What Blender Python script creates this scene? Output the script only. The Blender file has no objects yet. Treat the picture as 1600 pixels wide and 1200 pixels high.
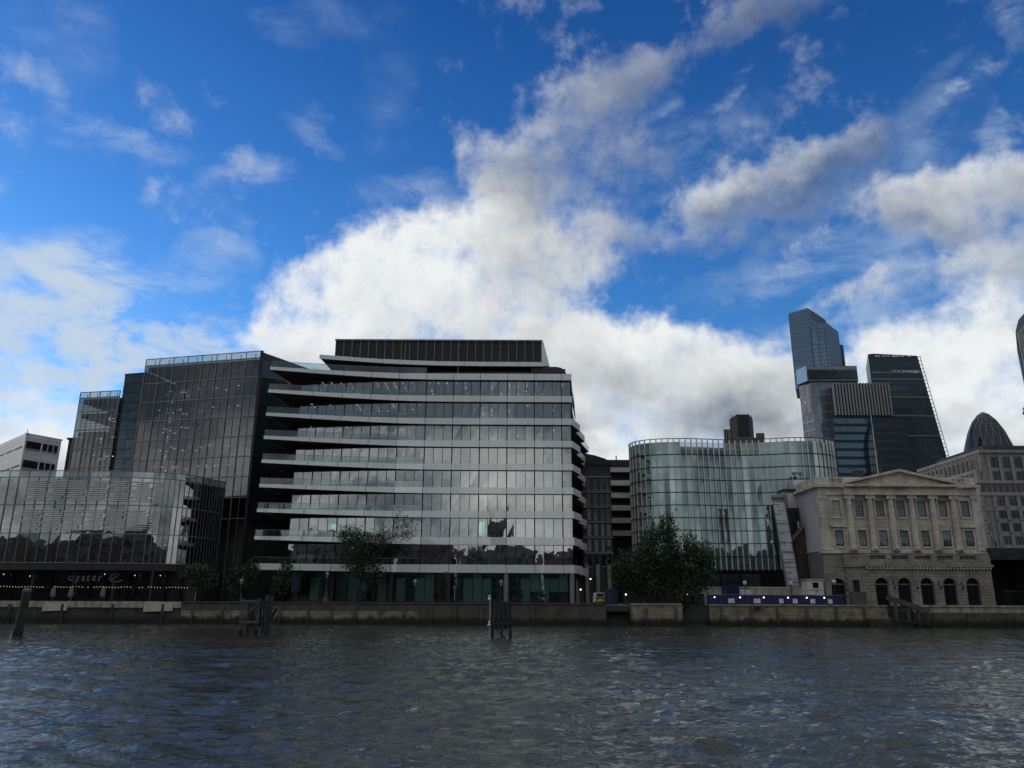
import bpy, bmesh, math, random
import numpy as np
from mathutils import Vector, Matrix

random.seed(7)
R = math.radians
scene = bpy.context.scene
COL = scene.collection

# ------------------------------------------------------------------ camera
cam_data = bpy.data.cameras.new('camera')
cam = bpy.data.objects.new('camera', cam_data)
COL.objects.link(cam)
cam_data.sensor_fit = 'HORIZONTAL'
cam_data.sensor_width = 36.0
cam_data.lens = 27.1
cam_data.clip_start = 0.3
cam_data.clip_end = 6000.0
cam.matrix_world = (Matrix.Translation((0, 0, 4.0)) @ Matrix.Rotation(R(90 + 15.76), 4, 'X') @ Matrix.Rotation(R(0.28), 4, 'Z'))
scene.camera = cam

# ------------------------------------------------------------------ sky, sun, exposure
SUN_AZ, SUN_EL = -68.0, 17.0          # degrees from +Y (towards -X), above the horizon
SKY_STRENGTH = 0.10
SUN_STRENGTH = 0.5
scene.view_settings.view_transform = 'Standard'
scene.view_settings.look = 'None'
scene.view_settings.gamma = 1.0
scene.view_settings.exposure = 0.0
scene.view_settings.use_curve_mapping = False
scene.render.engine = 'CYCLES'
scene.cycles.max_bounces = 7
scene.cycles.diffuse_bounces = 2
scene.cycles.glossy_bounces = 4
scene.cycles.transparent_max_bounces = 12
scene.cycles.caustics_reflective = False
scene.cycles.caustics_refractive = False
scene.cycles.sample_clamp_indirect = 4.0

# heaped clouds: azimuth, elevation, half-width, half-height (degrees), tilt, amount, brightness
CLOUDS = [(-9.0,17.6,9.0,3.6,0,0.75,0.8),(-14.5,17.0,5.5,3.2,0,0.75,0.9),(2.5,19.5,6.5,4.0,0,0.8,0.6),(-9.6,21.6,8.7,4.8,0,1.1,0.95),(-2.1,22.8,9.2,5.6,0,1.1,0.85),(-12.3,24.8,4.5,3.2,0,0.85,0.9),(-16.5,22.4,3.8,2.5,0,0.75,0.95),(-5.8,26.4,3.6,2.1,0,0.3,0.8),(2.0,26.6,6.8,4.1,0,0.9,0.5),(-18.0,18.1,4.5,2.7,0,0.7,0.9),(2.6,33.2,7.8,4.0,-10,0.88,0.3),(4.8,36.2,5.6,2.1,0,0.53,0.28),(8.4,31.3,4.9,3.0,0,0.66,0.2),(1.0,29.7,5.4,2.3,0,0.62,0.4),(8.3,27.7,4.6,2.3,0,0.6,0.35),(8.2,38.2,4.1,1.8,0,0.65,0.2),(15.2,38.2,8.4,2.4,-18,0.85,0.2),(22.3,39.0,6.8,1.9,-18,0.85,0.08),(11.4,36.6,4.1,1.4,0,0.44,0.18),(15.8,26.7,6.3,2.0,-12,0.65,0.3),(22.1,28.0,7.3,2.5,-15,0.75,0.2),(26.5,29.9,6.5,2.0,-15,0.6,0.11),(29.0,26.1,5.3,2.4,0,0.95,0.4),(32.9,25.4,4.9,2.9,0,1.0,0.44),(36.4,24.1,4.5,3.6,0,1.1,0.44),(35.1,20.8,3.8,1.9,0,0.85,0.5),(8.4,17.5,7.3,3.5,0,1.15,0.95),(13.9,16.8,7.0,3.0,0,1.15,0.75),(4.4,15.7,5.9,4.7,0,1.0,0.7),(19.0,14.6,6.6,3.4,0,1.0,0.75),(9.7,13.2,16.1,3.3,0,1.2,0.5),(26.1,20.0,7.0,1.5,-8,0.75,0.5),(30.8,16.7,7.0,2.9,-12,1.0,0.85),(29.2,13.5,7.9,3.3,0,1.1,0.95),(33.7,11.8,4.4,4.3,0,1.1,0.95)]
# thin veils: the same without the brightness
VEILS = [(-34,13,14,8,0,1.3),(-20,13,12,6,0,1.0),(-30,18,14,5,0,0.6),(-32.8,14.8,11.6,6.0,0,1.0),(-26.7,18.4,9.3,4.7,10,0.75),(-22.1,15.0,9.8,4.0,0,0.9),(-35.6,19.2,5.4,2.7,10,0.45),(-31.3,19.7,5.6,2.4,20,0.4),(-31.9,30.2,7.9,1.0,7,0.45),(-20.5,28.7,2.8,1.4,-20,0.55),(-24.5,27.4,4.0,1.1,-8,0.45),(-22.5,24.3,2.7,2.4,30,0.5),(-17.0,32.7,2.2,1.2,0,0.38),(-35.2,34.6,4.2,3.1,0,0.16),(-11.5,34.8,4.2,2.5,-60,0.1),(18.3,34.7,1.8,0.5,-20,0.6),(34.7,31.3,3.4,0.4,-17,0.5),(37.1,28.3,1.2,2.4,0,0.8),(38.3,34.3,1.6,1.7,0,0.6),(12.0,34.4,1.9,0.8,0,0.4),(-20.9,39.5,6.0,1.9,0,0.14),(-13.0,40.3,4.3,1.9,0,0.13),(19.8,23.1,7.3,2.2,-15,0.45),(28.4,21.8,8.0,2.5,-10,0.5),(33.4,18.7,5.0,2.8,-15,0.6),(23.7,18.1,8.4,2.6,0,0.5),(-8.5,29.4,4.7,2.2,0,0.4),(14.7,31.6,7.1,2.6,-10,0.3),(32.1,30.0,4.7,2.7,-10,0.35)]

class NT:
    """small helper to write node trees"""
    def __init__(self, tree): self.t = tree
    def n(self, kind, **kw):
        nd = self.t.nodes.new(kind)
        for k, v in kw.items(): setattr(nd, k, v)
        return nd
    def put(self, sock, v):
        if isinstance(v, bpy.types.NodeSocket): self.t.links.new(v, sock)
        elif v is not None: sock.default_value = v
    def math(self, op, a, b=None, c=None, clamp=False):
        nd = self.n('ShaderNodeMath', operation=op, use_clamp=clamp)
        for i, v in enumerate((a, b, c)): self.put(nd.inputs[i], v)
        return nd.outputs[0]
    def vec(self, op, a, b=None, s=None):
        nd = self.n('ShaderNodeVectorMath', operation=op)
        self.put(nd.inputs[0], a)
        if b is not None: self.put(nd.inputs[1], b)
        if s is not None: self.put(nd.inputs['Scale'], s)
        return nd.outputs['Value'] if op in ('LENGTH', 'DOT_PRODUCT') else nd.outputs[0]
    def noise(self, vec, scale, detail=4, rough=0.5, dist=0.0, out=0):
        nd = self.n('ShaderNodeTexNoise')
        self.put(nd.inputs['Vector'], vec)
        nd.inputs['Scale'].default_value = scale; nd.inputs['Detail'].default_value = detail
        nd.inputs['Roughness'].default_value = rough; nd.inputs['Distortion'].default_value = dist
        return nd.outputs[out]
    def rng(self, v, a, b, c=0.0, d=1.0, mode='SMOOTHSTEP'):
        nd = self.n('ShaderNodeMapRange', interpolation_type=mode)
        self.put(nd.inputs[0], v)
        for i, x in enumerate((a, b, c, d)): nd.inputs[i + 1].default_value = x
        return nd.outputs[0]
    def mix(self, f, a, b, mode='MIX'):
        nd = self.n('ShaderNodeMix', data_type='RGBA', blend_type=mode)
        self.put(nd.inputs[0], f); self.put(nd.inputs[6], a); self.put(nd.inputs[7], b)
        return nd.outputs[2]

def blob(N, p, a, e, ra, re, rot, g=1.2, vec=False):
    m = N.n('ShaderNodeMapping', vector_type='TEXTURE'); N.put(m.inputs[0], p)
    m.inputs[1].default_value = (a, e, 0); m.inputs[2].default_value = (0, 0, R(-rot)); m.inputs[3].default_value = (ra * g, re * g, 1)
    gr = N.n('ShaderNodeTexGradient', gradient_type='SPHERICAL'); N.put(gr.inputs[0], m.outputs[0])
    return (gr.outputs['Fac'], m.outputs[0]) if vec else gr.outputs['Fac']

def build_world():
    w = bpy.data.worlds.new('World'); scene.world = w; w.use_nodes = True
    t = w.node_tree; t.nodes.clear(); N = NT(t)
    sky = N.n('ShaderNodeTexSky', sky_type='NISHITA')
    sky.sun_disc = False; sky.sun_elevation = R(SUN_EL); sky.sun_rotation = R(SUN_AZ)
    sky.air_density = 1.0; sky.dust_density = 0.3; sky.ozone_density = 3.0; sky.altitude = 20
    hs = N.n('ShaderNodeHueSaturation'); hs.inputs['Saturation'].default_value = 1.2
    N.put(hs.inputs['Color'], sky.outputs[0])
    b1 = N.n('ShaderNodeBackground'); b1.inputs[1].default_value = SKY_STRENGTH
    tc = N.n('ShaderNodeTexCoord'); d = tc.outputs['Generated']
    sp = N.n('ShaderNodeSeparateXYZ'); N.put(sp.inputs[0], d)
    az = N.math('MULTIPLY', N.math('ARCTAN2', sp.outputs[0], sp.outputs[1]), 57.2958)
    el = N.math('MULTIPLY', N.math('ARCSINE', sp.outputs[2]), 57.2958)
    cb = N.n('ShaderNodeCombineXYZ'); N.put(cb.inputs[0], az); N.put(cb.inputs[1], el)
    # clear polar air: deep blue overhead, brighter towards the horizon all round
    tint = N.mix(N.rng(el, 8.0, 42.0, 0.0, 1.0, 'LINEAR'), (1.15, 1.66, 2.05, 1), (0.42, 0.86, 1.36, 1))
    N.put(b1.inputs[0], N.mix(1.0, hs.outputs[0], tint, 'MULTIPLY'))
    # domain warp makes the edges billow
    w1 = N.vec('MULTIPLY', N.vec('SUBTRACT', N.noise(d, 7.0, 6, 0.58, 0, 1), (0.5, 0.5, 0.5)), (13, 9, 0))
    p = N.vec('ADD', cb.outputs[0], w1)
    tot, bri = 0.0, 0.0
    for (a, e, ra, re, rot, amp, br) in CLOUDS:
        s, q = blob(N, p, a, e, ra, re, rot, vec=True)
        s = N.math('MULTIPLY', s, amp); tot = N.math('ADD', s, tot)
        # each heap is lit from the upper left and shaded below
        bri = N.math('MULTIPLY_ADD', s, N.math('ADD', N.vec('DOT_PRODUCT', q, (-0.20, 0.42, 0)), br + 0.02), bri)
    # unseen cloud cover, brightened overhead to light the facades; bank along the horizon
    inframe = blob(N, cb.outputs[0], 0, 20, 100, 52, 0, 1.0)
    outside = N.rng(inframe, 0.30, 0.48, 1.0, 0.0)
    gen = N.math('MULTIPLY', N.rng(N.noise(N.vec('ADD', d, (3.1, 1.7, 0.4)), 2.3, 3, 0.5), 0.16, 0.38), outside)
    bank = N.rng(el, 7.0, 15.5, 1.0, 0.0)
    more = N.math('MULTIPLY_ADD', gen, 0.9, bank)
    mbri = N.math('MULTIPLY_ADD', N.math('MULTIPLY', gen, N.rng(el, 18.0, 45.0, 0.06, 0.85)), 0.9, N.math('MULTIPLY', bank, 0.98))
    bright = N.math('DIVIDE', N.math('ADD', mbri, N.math('ADD', bri, 0.02)), N.math('ADD', N.math('ADD', tot, more), 0.04))
    tot = N.math('MULTIPLY_ADD', gen, 0.45, N.math('MINIMUM', N.math('ADD', tot, more), 0.95))
    f1 = N.noise(d, 9.0, 10, 0.63, 0.0)
    f1s = N.noise(N.vec('ADD', d, (-0.012, 0.0, 0.018)), 9.0, 5, 0.63, 0.0)      # the same field nearer the sun
    f2 = N.noise(d, 30.0, 6, 0.6, 0.3)
    D = N.math('MULTIPLY_ADD', N.math('SUBTRACT', f1, 0.5), 2.5, N.math('MULTIPLY_ADD', N.math('SUBTRACT', f2, 0.5), 0.55, tot))
    alpha = N.math('MULTIPLY', N.rng(D, 0.10, 1.05), N.math('MAXIMUM', outside, N.rng(bright, 0.15, 0.62, 0.48, 1.0)))
    relief = N.math('MULTIPLY', N.math('SUBTRACT', f1, f1s), 0.9)
    core = N.rng(D, 0.35, 1.5, 0.22, -0.16)                     # thick parts a little greyer
    patch = N.math('MULTIPLY', N.math('SUBTRACT', N.noise(N.vec('MULTIPLY', d, (1, 1, 1.6)), 6.5, 4, 0.55), 0.5), N.rng(el, 8.0, 20.0, 2.6, 0.10))
    lit = N.math('ADD', N.math('ADD', bright, patch), N.math('ADD', relief, core), clamp=True)
    c = N.mix(lit, (0.125, 0.154, 0.20, 1), (0.86, 0.885, 0.885, 1))
    b2 = N.n('ShaderNodeBackground'); N.put(b2.inputs[0], c); b2.inputs[1].default_value = 1.0
    # thin veil
    vt = 0.0
    for (a, e, ra, re, rot, amp) in VEILS: vt = N.math('MULTIPLY_ADD', blob(N, p, a, e, ra, re, rot, 1.15), amp, vt)
    vt = N.math('MULTIPLY_ADD', bank, 0.5, vt)
    f3 = N.rng(N.noise(N.vec('MULTIPLY', d, (1, 1, 2.2)), 11.0, 8, 0.62, 0.35), 0.38, 0.72, 0.04, 1.25, 'SMOOTHSTEP')
    va = N.math('SUBTRACT', 1.0, N.math('EXPONENT', N.math('MULTIPLY', N.math('MULTIPLY', vt, f3), -1.25)))
    b3 = N.n('ShaderNodeBackground'); b3.inputs[0].default_value = (0.56, 0.66, 0.77, 1); b3.inputs[1].default_value = 1.0
    m0 = N.n('ShaderNodeMixShader'); N.put(m0.inputs[0], va); N.put(m0.inputs[1], b1.outputs[0]); N.put(m0.inputs[2], b3.outputs[0])
    mx = N.n('ShaderNodeMixShader'); N.put(mx.inputs[0], alpha)
    N.put(mx.inputs[1], m0.outputs[0]); N.put(mx.inputs[2], b2.outputs[0])
    out = N.n('ShaderNodeOutputWorld'); N.put(out.inputs[0], mx.outputs[0])
    w.cycles.sampling_method = 'MANUAL'; w.cycles.sample_map_resolution = 512
build_world()

sun_data = bpy.data.lights.new('sun', 'SUN')
sun_data.energy = SUN_STRENGTH; sun_data.angle = R(10); sun_data.color = (1.0, 0.93, 0.84)
sun = bpy.data.objects.new('sun', sun_data); COL.objects.link(sun)
sd = Vector((math.sin(R(SUN_AZ)) * math.cos(R(SUN_EL)), math.cos(R(SUN_AZ)) * math.cos(R(SUN_EL)), math.sin(R(SUN_EL))))
sun.rotation_euler = sd.to_track_quat('Z', 'Y').to_euler()

# ------------------------------------------------------------------ materials
M = {}
def new_mat(name):
    m = bpy.data.materials.new(name); m.use_nodes = True
    m.node_tree.nodes.clear(); M[name] = m
    return m, NT(m.node_tree)
def finish(N, sh):
    o = N.n('ShaderNodeOutputMaterial'); N.put(o.inputs[0], sh)
def rgba(c): return (c[0], c[1], c[2], 1.0)
def solid(name, c1, c2=None, rough=0.6, metal=0.0, scale=0.6, detail=6, bump=0.0, bscale=6.0, spec=0.5, coat=0.0, stretch=None, courses=None, tide=None):
    """painted / stone / metal surface with blotchy two-tone colour, optional relief and masonry courses"""
    m, N = new_mat(name)
    geo = N.n('ShaderNodeNewGeometry'); pos = geo.outputs['Position']
    b = N.n('ShaderNodeBsdfPrincipled')
    v = pos if stretch is None else N.vec('MULTIPLY', pos, stretch)
    col = rgba(c1)
    if c2 is not None:
        f = N.rng(N.noise(v, scale, detail, 0.62), 0.32, 0.68)
        col = N.mix(f, rgba(c1), rgba(c2))
    h = None
    if courses:
        cw, ch, mortar, dark = courses
        sp = N.n('ShaderNodeSeparateXYZ'); N.put(sp.inputs[0], pos)
        cb = N.n('ShaderNodeCombineXYZ'); N.put(cb.inputs[0], N.math('ADD', sp.outputs[0], sp.outputs[1])); N.put(cb.inputs[1], sp.outputs[2])
        br = N.n('ShaderNodeTexBrick'); N.put(br.inputs['Vector'], cb.outputs[0])
        br.inputs['Scale'].default_value = 1.0; br.inputs['Brick Width'].default_value = cw
        br.inputs['Row Height'].default_value = ch; br.inputs['Mortar Size'].default_value = mortar
        br.inputs['Color1'].default_value = (1, 1, 1, 1); br.inputs['Color2'].default_value = (0.8, 0.8, 0.8, 1)
        br.inputs['Mortar'].default_value = (dark, dark, dark, 1)
        col = N.mix(1.0, col, br.outputs[0], 'MULTIPLY')
        h = N.math('SUBTRACT', 1.0, br.outputs['Fac'])
    if tide:                                              # wet, weedy zone left by the tide, with a ragged upper edge
        sz = N.n('ShaderNodeSeparateXYZ'); N.put(sz.inputs[0], pos)
        lvl = N.math('MULTIPLY_ADD', N.noise(N.vec('MULTIPLY', pos, (1, 1, 0.25)), 0.9, 6, 0.65), -2.2, sz.outputs[2])
        wet = N.rng(lvl, tide - 1.45, tide - 0.75, 1.0, 0.0)
        col = N.mix(wet, col, (0.035, 0.038, 0.020, 1))
    N.put(b.inputs['Base Color'], col)
    b.inputs['Roughness'].default_value = rough; b.inputs['Metallic'].default_value = metal
    b.inputs['Specular IOR Level'].default_value = spec
    if coat: b.inputs['Coat Weight'].default_value = coat; b.inputs['Coat Roughness'].default_value = 0.03; b.inputs['Coat IOR'].default_value = 2.1
    if bump or h is not None:
        bp = N.n('ShaderNodeBump'); bp.inputs['Strength'].default_value = max(bump, 0.4 if h is not None else 0)
        bp.inputs['Distance'].default_value = 0.04
        hh = N.noise(pos, bscale, 6, 0.6)
        if h is not None: hh = N.math('MULTIPLY_ADD', h, 1.0, N.math('MULTIPLY', hh, 0.4))
        N.put(bp.inputs['Height'], hh); N.put(b.inputs['Normal'], bp.outputs[0])
    finish(N, b.outputs[0]); return m
def glass(name, tint, refl=(0.18, 0.85), gtint=(1, 1, 1), wave=0.012, body=None, rough=0.0, wscale=0.35):
    """window glass: a coated reflecting skin over clear tinted glass (or over an opaque dark body)"""
    m, N = new_mat(name)
    geo = N.n('ShaderNodeNewGeometry')
    bp = N.n('ShaderNodeBump'); bp.inputs['Strength'].default_value = 1.0; bp.inputs['Distance'].default_value = wave
    N.put(bp.inputs['Height'], N.noise(geo.outputs['Position'], wscale, 2, 0.4))
    lw = N.n('ShaderNodeLayerWeight'); lw.inputs['Blend'].default_value = 0.25
    N.put(lw.inputs['Normal'], bp.outputs[0])
    fac = N.rng(lw.outputs['Fresnel'], 0.0, 1.0, refl[0], refl[1], 'LINEAR')
    gl = N.n('ShaderNodeBsdfGlossy'); gl.inputs['Color'].default_value = rgba(gtint); gl.inputs['Roughness'].default_value = rough
    N.put(gl.inputs['Normal'], bp.outputs[0])
    if body is None:
        tr = N.n('ShaderNodeBsdfTransparent'); tr.inputs[0].default_value = rgba(tint); under = tr.outputs[0]
    else:
        df = N.n('ShaderNodeBsdfDiffuse'); under = df.outputs[0]
        oi = N.n('ShaderNodeObjectInfo')
        N.put(df.inputs[0], N.mix(oi.outputs['Random'], rgba(tint), rgba(body)))
    mx = N.n('ShaderNodeMixShader'); N.put(mx.inputs[0], fac); N.put(mx.inputs[1], under); N.put(mx.inputs[2], gl.outputs[0])
    finish(N, mx.outputs[0]); return m
def grid_glass(name, body, line, cw, ch, lw=0.12, lh=0.35, refl=(0.25, 0.8), gtint=(1, 1, 1), body2=None):
    """far curtain wall: floor bands and mullions too fine to build one by one"""
    m, N = new_mat(name)
    geo = N.n('ShaderNodeNewGeometry')
    sp = N.n('ShaderNodeSeparateXYZ'); N.put(sp.inputs[0], geo.outputs['Position'])
    u = N.math('FRACT', N.math('DIVIDE', N.math('ADD', sp.outputs[0], sp.outputs[1]), cw))
    v = N.math('FRACT', N.math('DIVIDE', sp.outputs[2], ch))
    lines = N.math('MAXIMUM', N.math('LESS_THAN', u, lw), N.math('LESS_THAN', v, lh))
    # each window cell a slightly different tone
    cell = N.n('ShaderNodeTexWhiteNoise', noise_dimensions='2D')
    cb = N.n('ShaderNodeCombineXYZ')
    N.put(cb.inputs[0], N.math('FLOOR', N.math('DIVIDE', N.math('ADD', sp.outputs[0], sp.outputs[1]), cw)))
    N.put(cb.inputs[1], N.math('FLOOR', N.math('DIVIDE', sp.outputs[2], ch))); N.put(cell.inputs['Vector'], cb.outputs[0])
    base = N.mix(cell.outputs[0], rgba(body), rgba(body2 or [x * 1.8 for x in body]))
    df = N.n('ShaderNodeBsdfDiffuse'); N.put(df.inputs[0], base)
    gl = N.n('ShaderNodeBsdfGlossy'); gl.inputs[0].default_value = rgba(gtint); gl.inputs['Roughness'].default_value = 0.03
    bp = N.n('ShaderNodeBump'); bp.inputs['Distance'].default_value = 0.15
    N.put(bp.inputs['Height'], N.noise(geo.outputs['Position'], 0.08, 3, 0.5)); N.put(gl.inputs['Normal'], bp.outputs[0])
    lwt = N.n('ShaderNodeLayerWeight'); lwt.inputs[0].default_value = 0.3
    fac = N.rng(lwt.outputs['Fresnel'], 0, 1, refl[0], refl[1], 'LINEAR')
    m1 = N.n('ShaderNodeMixShader'); N.put(m1.inputs[0], fac); N.put(m1.inputs[1], df.outputs[0]); N.put(m1.inputs[2], gl.outputs[0])
    ln = N.n('ShaderNodeBsdfPrincipled'); ln.inputs['Base Color'].default_value = rgba(line); ln.inputs['Roughness'].default_value = 0.4
    m2 = N.n('ShaderNodeMixShader'); N.put(m2.inputs[0], lines); N.put(m2.inputs[1], m1.outputs[0]); N.put(m2.inputs[2], ln.outputs[0])
    finish(N, m2.outputs[0]); return m
def emit(name, c, s):
    m, N = new_mat(name)
    e = N.n('ShaderNodeEmission'); e.inputs[0].default_value = rgba(c); e.inputs[1].default_value = s
    m.cycles.emission_sampling = 'NONE'
    finish(N, e.outputs[0]); return m

solid('fascia', (0.78, 0.80, 0.78), (0.86, 0.88, 0.86), rough=0.32, coat=1.0, scale=1.1, stretch=(1, 1, 0.22))
solid('soffit', (0.06, 0.062, 0.052), (0.08, 0.08, 0.068), rough=0.7)
solid('dark_metal', (0.02, 0.022, 0.026), (0.03, 0.032, 0.036), rough=0.4)
solid('louvre_black', (0.008, 0.009, 0.011), (0.014, 0.015, 0.018), rough=0.55)
solid('grey_metal', (0.22, 0.23, 0.235), (0.29, 0.30, 0.305), rough=0.42, metal=0.3)
solid('pale_metal', (0.42, 0.44, 0.44), (0.5, 0.51, 0.51), rough=0.4)
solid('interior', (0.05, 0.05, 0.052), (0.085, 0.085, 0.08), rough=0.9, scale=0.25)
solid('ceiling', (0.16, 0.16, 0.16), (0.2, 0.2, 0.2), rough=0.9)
solid('blind', (0.42, 0.43, 0.41), (0.5, 0.5, 0.47), rough=0.85, scale=0.4)
solid('film_green', (0.20, 0.31, 0.29), (0.25, 0.36, 0.33), rough=0.5, scale=0.5)
solid('louvre_white', (0.62, 0.62, 0.57), (0.72, 0.72, 0.66), rough=0.5)
solid('portland', (0.76, 0.70, 0.59), (0.50, 0.455, 0.38), rough=0.85, scale=0.5, bump=0.25, bscale=3, stretch=(1, 1, 0.45), courses=(1.7, 0.62, 0.02, 0.72))
solid('portland_base', (0.42, 0.385, 0.325), (0.25, 0.23, 0.195), rough=0.88, scale=0.4, bump=0.3, courses=(1.5, 0.55, 0.035, 0.42))
solid('render_pale', (0.52, 0.54, 0.58), (0.42, 0.44, 0.48), rough=0.8, scale=0.2, stretch=(1, 1, 0.3))
solid('office_stone', (0.36, 0.325, 0.305), (0.25, 0.228, 0.215), rough=0.85, scale=0.3, bump=0.2)
solid('brick', (0.13, 0.068, 0.045), (0.075, 0.045, 0.032), rough=0.9, scale=0.5, courses=(0.45, 0.15, 0.02, 0.55))
solid('sheet_white', (0.66, 0.70, 0.75), (0.5, 0.54, 0.6), rough=0.6, scale=0.7, bump=0.5, bscale=1.2)
solid('white_paint', (0.72, 0.72, 0.70), (0.62, 0.62, 0.6), rough=0.5, scale=1.2)
solid('clad_white', (0.72, 0.73, 0.74), (0.62, 0.63, 0.64), rough=0.5, scale=0.3, courses=(30, 1.35, 0.05, 0.6))
solid('dark_masonry', (0.06, 0.062, 0.068), (0.038, 0.04, 0.045), rough=0.85, scale=0.4)
solid('roof_dark', (0.022, 0.022, 0.024), (0.035, 0.034, 0.034), rough=0.8)
solid('promenade', (0.16, 0.155, 0.145), (0.11, 0.108, 0.1), rough=0.9, scale=0.4, bump=0.2)
solid('city_ground', (0.07, 0.07, 0.068), (0.05, 0.05, 0.05), rough=0.95, scale=0.05)
solid('wall_concrete', (0.50, 0.46, 0.38), (0.24, 0.22, 0.18), rough=0.9, scale=0.9, bump=0.5, bscale=3, stretch=(1, 1, 0.35))
solid('wall_dark', (0.075, 0.08, 0.085), (0.035, 0.04, 0.042), rough=0.9, scale=0.5, bump=0.5, bscale=3, stretch=(1, 1, 0.4), tide=1.2)
solid('wall_stone', (0.40, 0.345, 0.24), (0.19, 0.17, 0.12), rough=0.92, scale=0.6, bump=0.5, bscale=4, courses=(2.2, 0.62, 0.03, 0.5), tide=1.2)
solid('wall_brown', (0.13, 0.115, 0.10), (0.075, 0.07, 0.06), rough=0.9, scale=0.5, bump=0.5, bscale=3, tide=1.2)
solid('wall_patch', (0.64, 0.57, 0.45), (0.5, 0.45, 0.35), rough=0.9, scale=1.2)
solid('weed', (0.022, 0.026, 0.013), (0.012, 0.014, 0.009), rough=0.8, scale=1.2, bump=0.6, bscale=6)
solid('timber', (0.045, 0.045, 0.06), (0.02, 0.02, 0.026), rough=0.8, scale=1.5, bump=0.5, bscale=5)
solid('timber_pale', (0.12, 0.118, 0.13), (0.07, 0.07, 0.08), rough=0.75, scale=2)
solid('timber_wet', (0.012, 0.013, 0.012), (0.02, 0.021, 0.018), rough=0.4, scale=2)
solid('hoard_blue', (0.008, 0.016, 0.085), (0.012, 0.022, 0.11), rough=0.45, scale=0.5)
solid('van_blue', (0.02, 0.045, 0.13), (0.03, 0.06, 0.15), rough=0.35, scale=0.5)
solid('yellow', (0.75, 0.5, 0.03), rough=0.5)
solid('rubber', (0.012, 0.012, 0.012), rough=0.8)
solid('bark', (0.06, 0.05, 0.04), (0.03, 0.027, 0.022), rough=0.95, scale=3, bump=0.6)
solid('birch', (0.4, 0.39, 0.36), (0.15, 0.14, 0.13), rough=0.8, scale=3)
solid('leaf_dark', (0.045, 0.075, 0.028), (0.016, 0.03, 0.014), rough=0.6, scale=0.8)
solid('leaf_mid', (0.05, 0.08, 0.03), (0.02, 0.036, 0.015), rough=0.6, scale=0.9)
solid('gold', (0.38, 0.29, 0.15), (0.28, 0.21, 0.11), rough=0.45, metal=0.4)
solid('bridge_stone', (0.05, 0.05, 0.052), (0.03, 0.03, 0.032), rough=0.85, scale=0.4, courses=(2.4, 0.8, 0.03, 0.5))
solid('south_brick', (0.14, 0.1, 0.08), (0.09, 0.07, 0.06), rough=0.9, scale=0.2)
solid('south_stone', (0.16, 0.155, 0.14), (0.1, 0.1, 0.09), rough=0.9, scale=0.2)
solid('sign_grey', (0.34, 0.36, 0.38), rough=0.4)
solid('parasol_cloth', (0.18, 0.19, 0.2), (0.12, 0.13, 0.14), rough=0.8, scale=1.5)
glass('glass_main', (0.55, 0.6, 0.60), (0.40, 0.9), (0.99, 0.985, 0.94))
glass('glass_clear', (0.78, 0.84, 0.84), (0.10, 0.7), (0.95, 1, 1), wave=0.004)
glass('glass_dark', (0.45, 0.46, 0.44), (0.13, 0.8), (0.95, 0.96, 0.98))
glass('glass_pav', (0.55, 0.58, 0.58), (0.26, 0.85), (0.97, 0.97, 0.95), wave=0.02)
glass('glass_teal', (0.02, 0.045, 0.048), (0.34, 0.88), (0.69, 0.88, 0.88), body=(0.05, 0.10, 0.105), wave=0.008)
glass('glass_core', (0.012, 0.022, 0.026), (0.10, 0.8), (0.8, 0.95, 1), body=(0.03, 0.05, 0.055), wave=0.02)
glass('glass_black', (0.006, 0.007, 0.009), (0.05, 0.7), (0.9, 0.95, 1), body=(0.015, 0.018, 0.022))
glass('glass_sash', (0.010, 0.011, 0.014), (0.07, 0.7), (0.9, 0.95, 1), body=(0.06, 0.065, 0.07))
glass('glass_ground', (0.82, 0.9, 0.88), (0.08, 0.8), (0.8, 1, 0.97))
grid_glass('tower_blue', (0.028, 0.055, 0.09), (0.09, 0.11, 0.13), 3.0, 4.0, 0.14, 0.16, (0.48, 0.85), (0.6, 0.8, 1))
grid_glass('tower_grey', (0.09, 0.12, 0.15), (0.27, 0.28, 0.3), 6.0, 8.4, 0.05, 0.13, (0.2, 0.7), (0.85, 0.93, 1))
grid_glass('tower_dark', (0.008, 0.018, 0.026), (0.03, 0.045, 0.055), 2.2, 7.2, 0.1, 0.30, (0.10, 0.6), (0.7, 0.9, 1), (0.02, 0.035, 0.045))
grid_glass('tower_mid', (0.012, 0.035, 0.06), (0.004, 0.012, 0.02), 3.0, 7.6, 0.05, 0.36, (0.12, 0.7), (0.5, 0.8, 1))
grid_glass('tower_gherkin', (0.006, 0.008, 0.012), (0.012, 0.014, 0.02), 3.0, 4.0, 0.06, 0.1, (0.03, 0.45), (0.75, 0.85, 1))
grid_glass('tower_walkie', (0.06, 0.065, 0.075), (0.16, 0.165, 0.17), 3.0, 4.2, 0.45, 0.08, (0.2, 0.8))
emit('office_light', (1.0, 0.95, 0.85), 1.6)
emit('warm_light', (1.0, 0.72, 0.35), 1.1)
emit('lamp_white', (1.0, 0.95, 0.85), 3.5)
emit('green_light', (0.02, 0.85, 0.45), 2.0)

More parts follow.
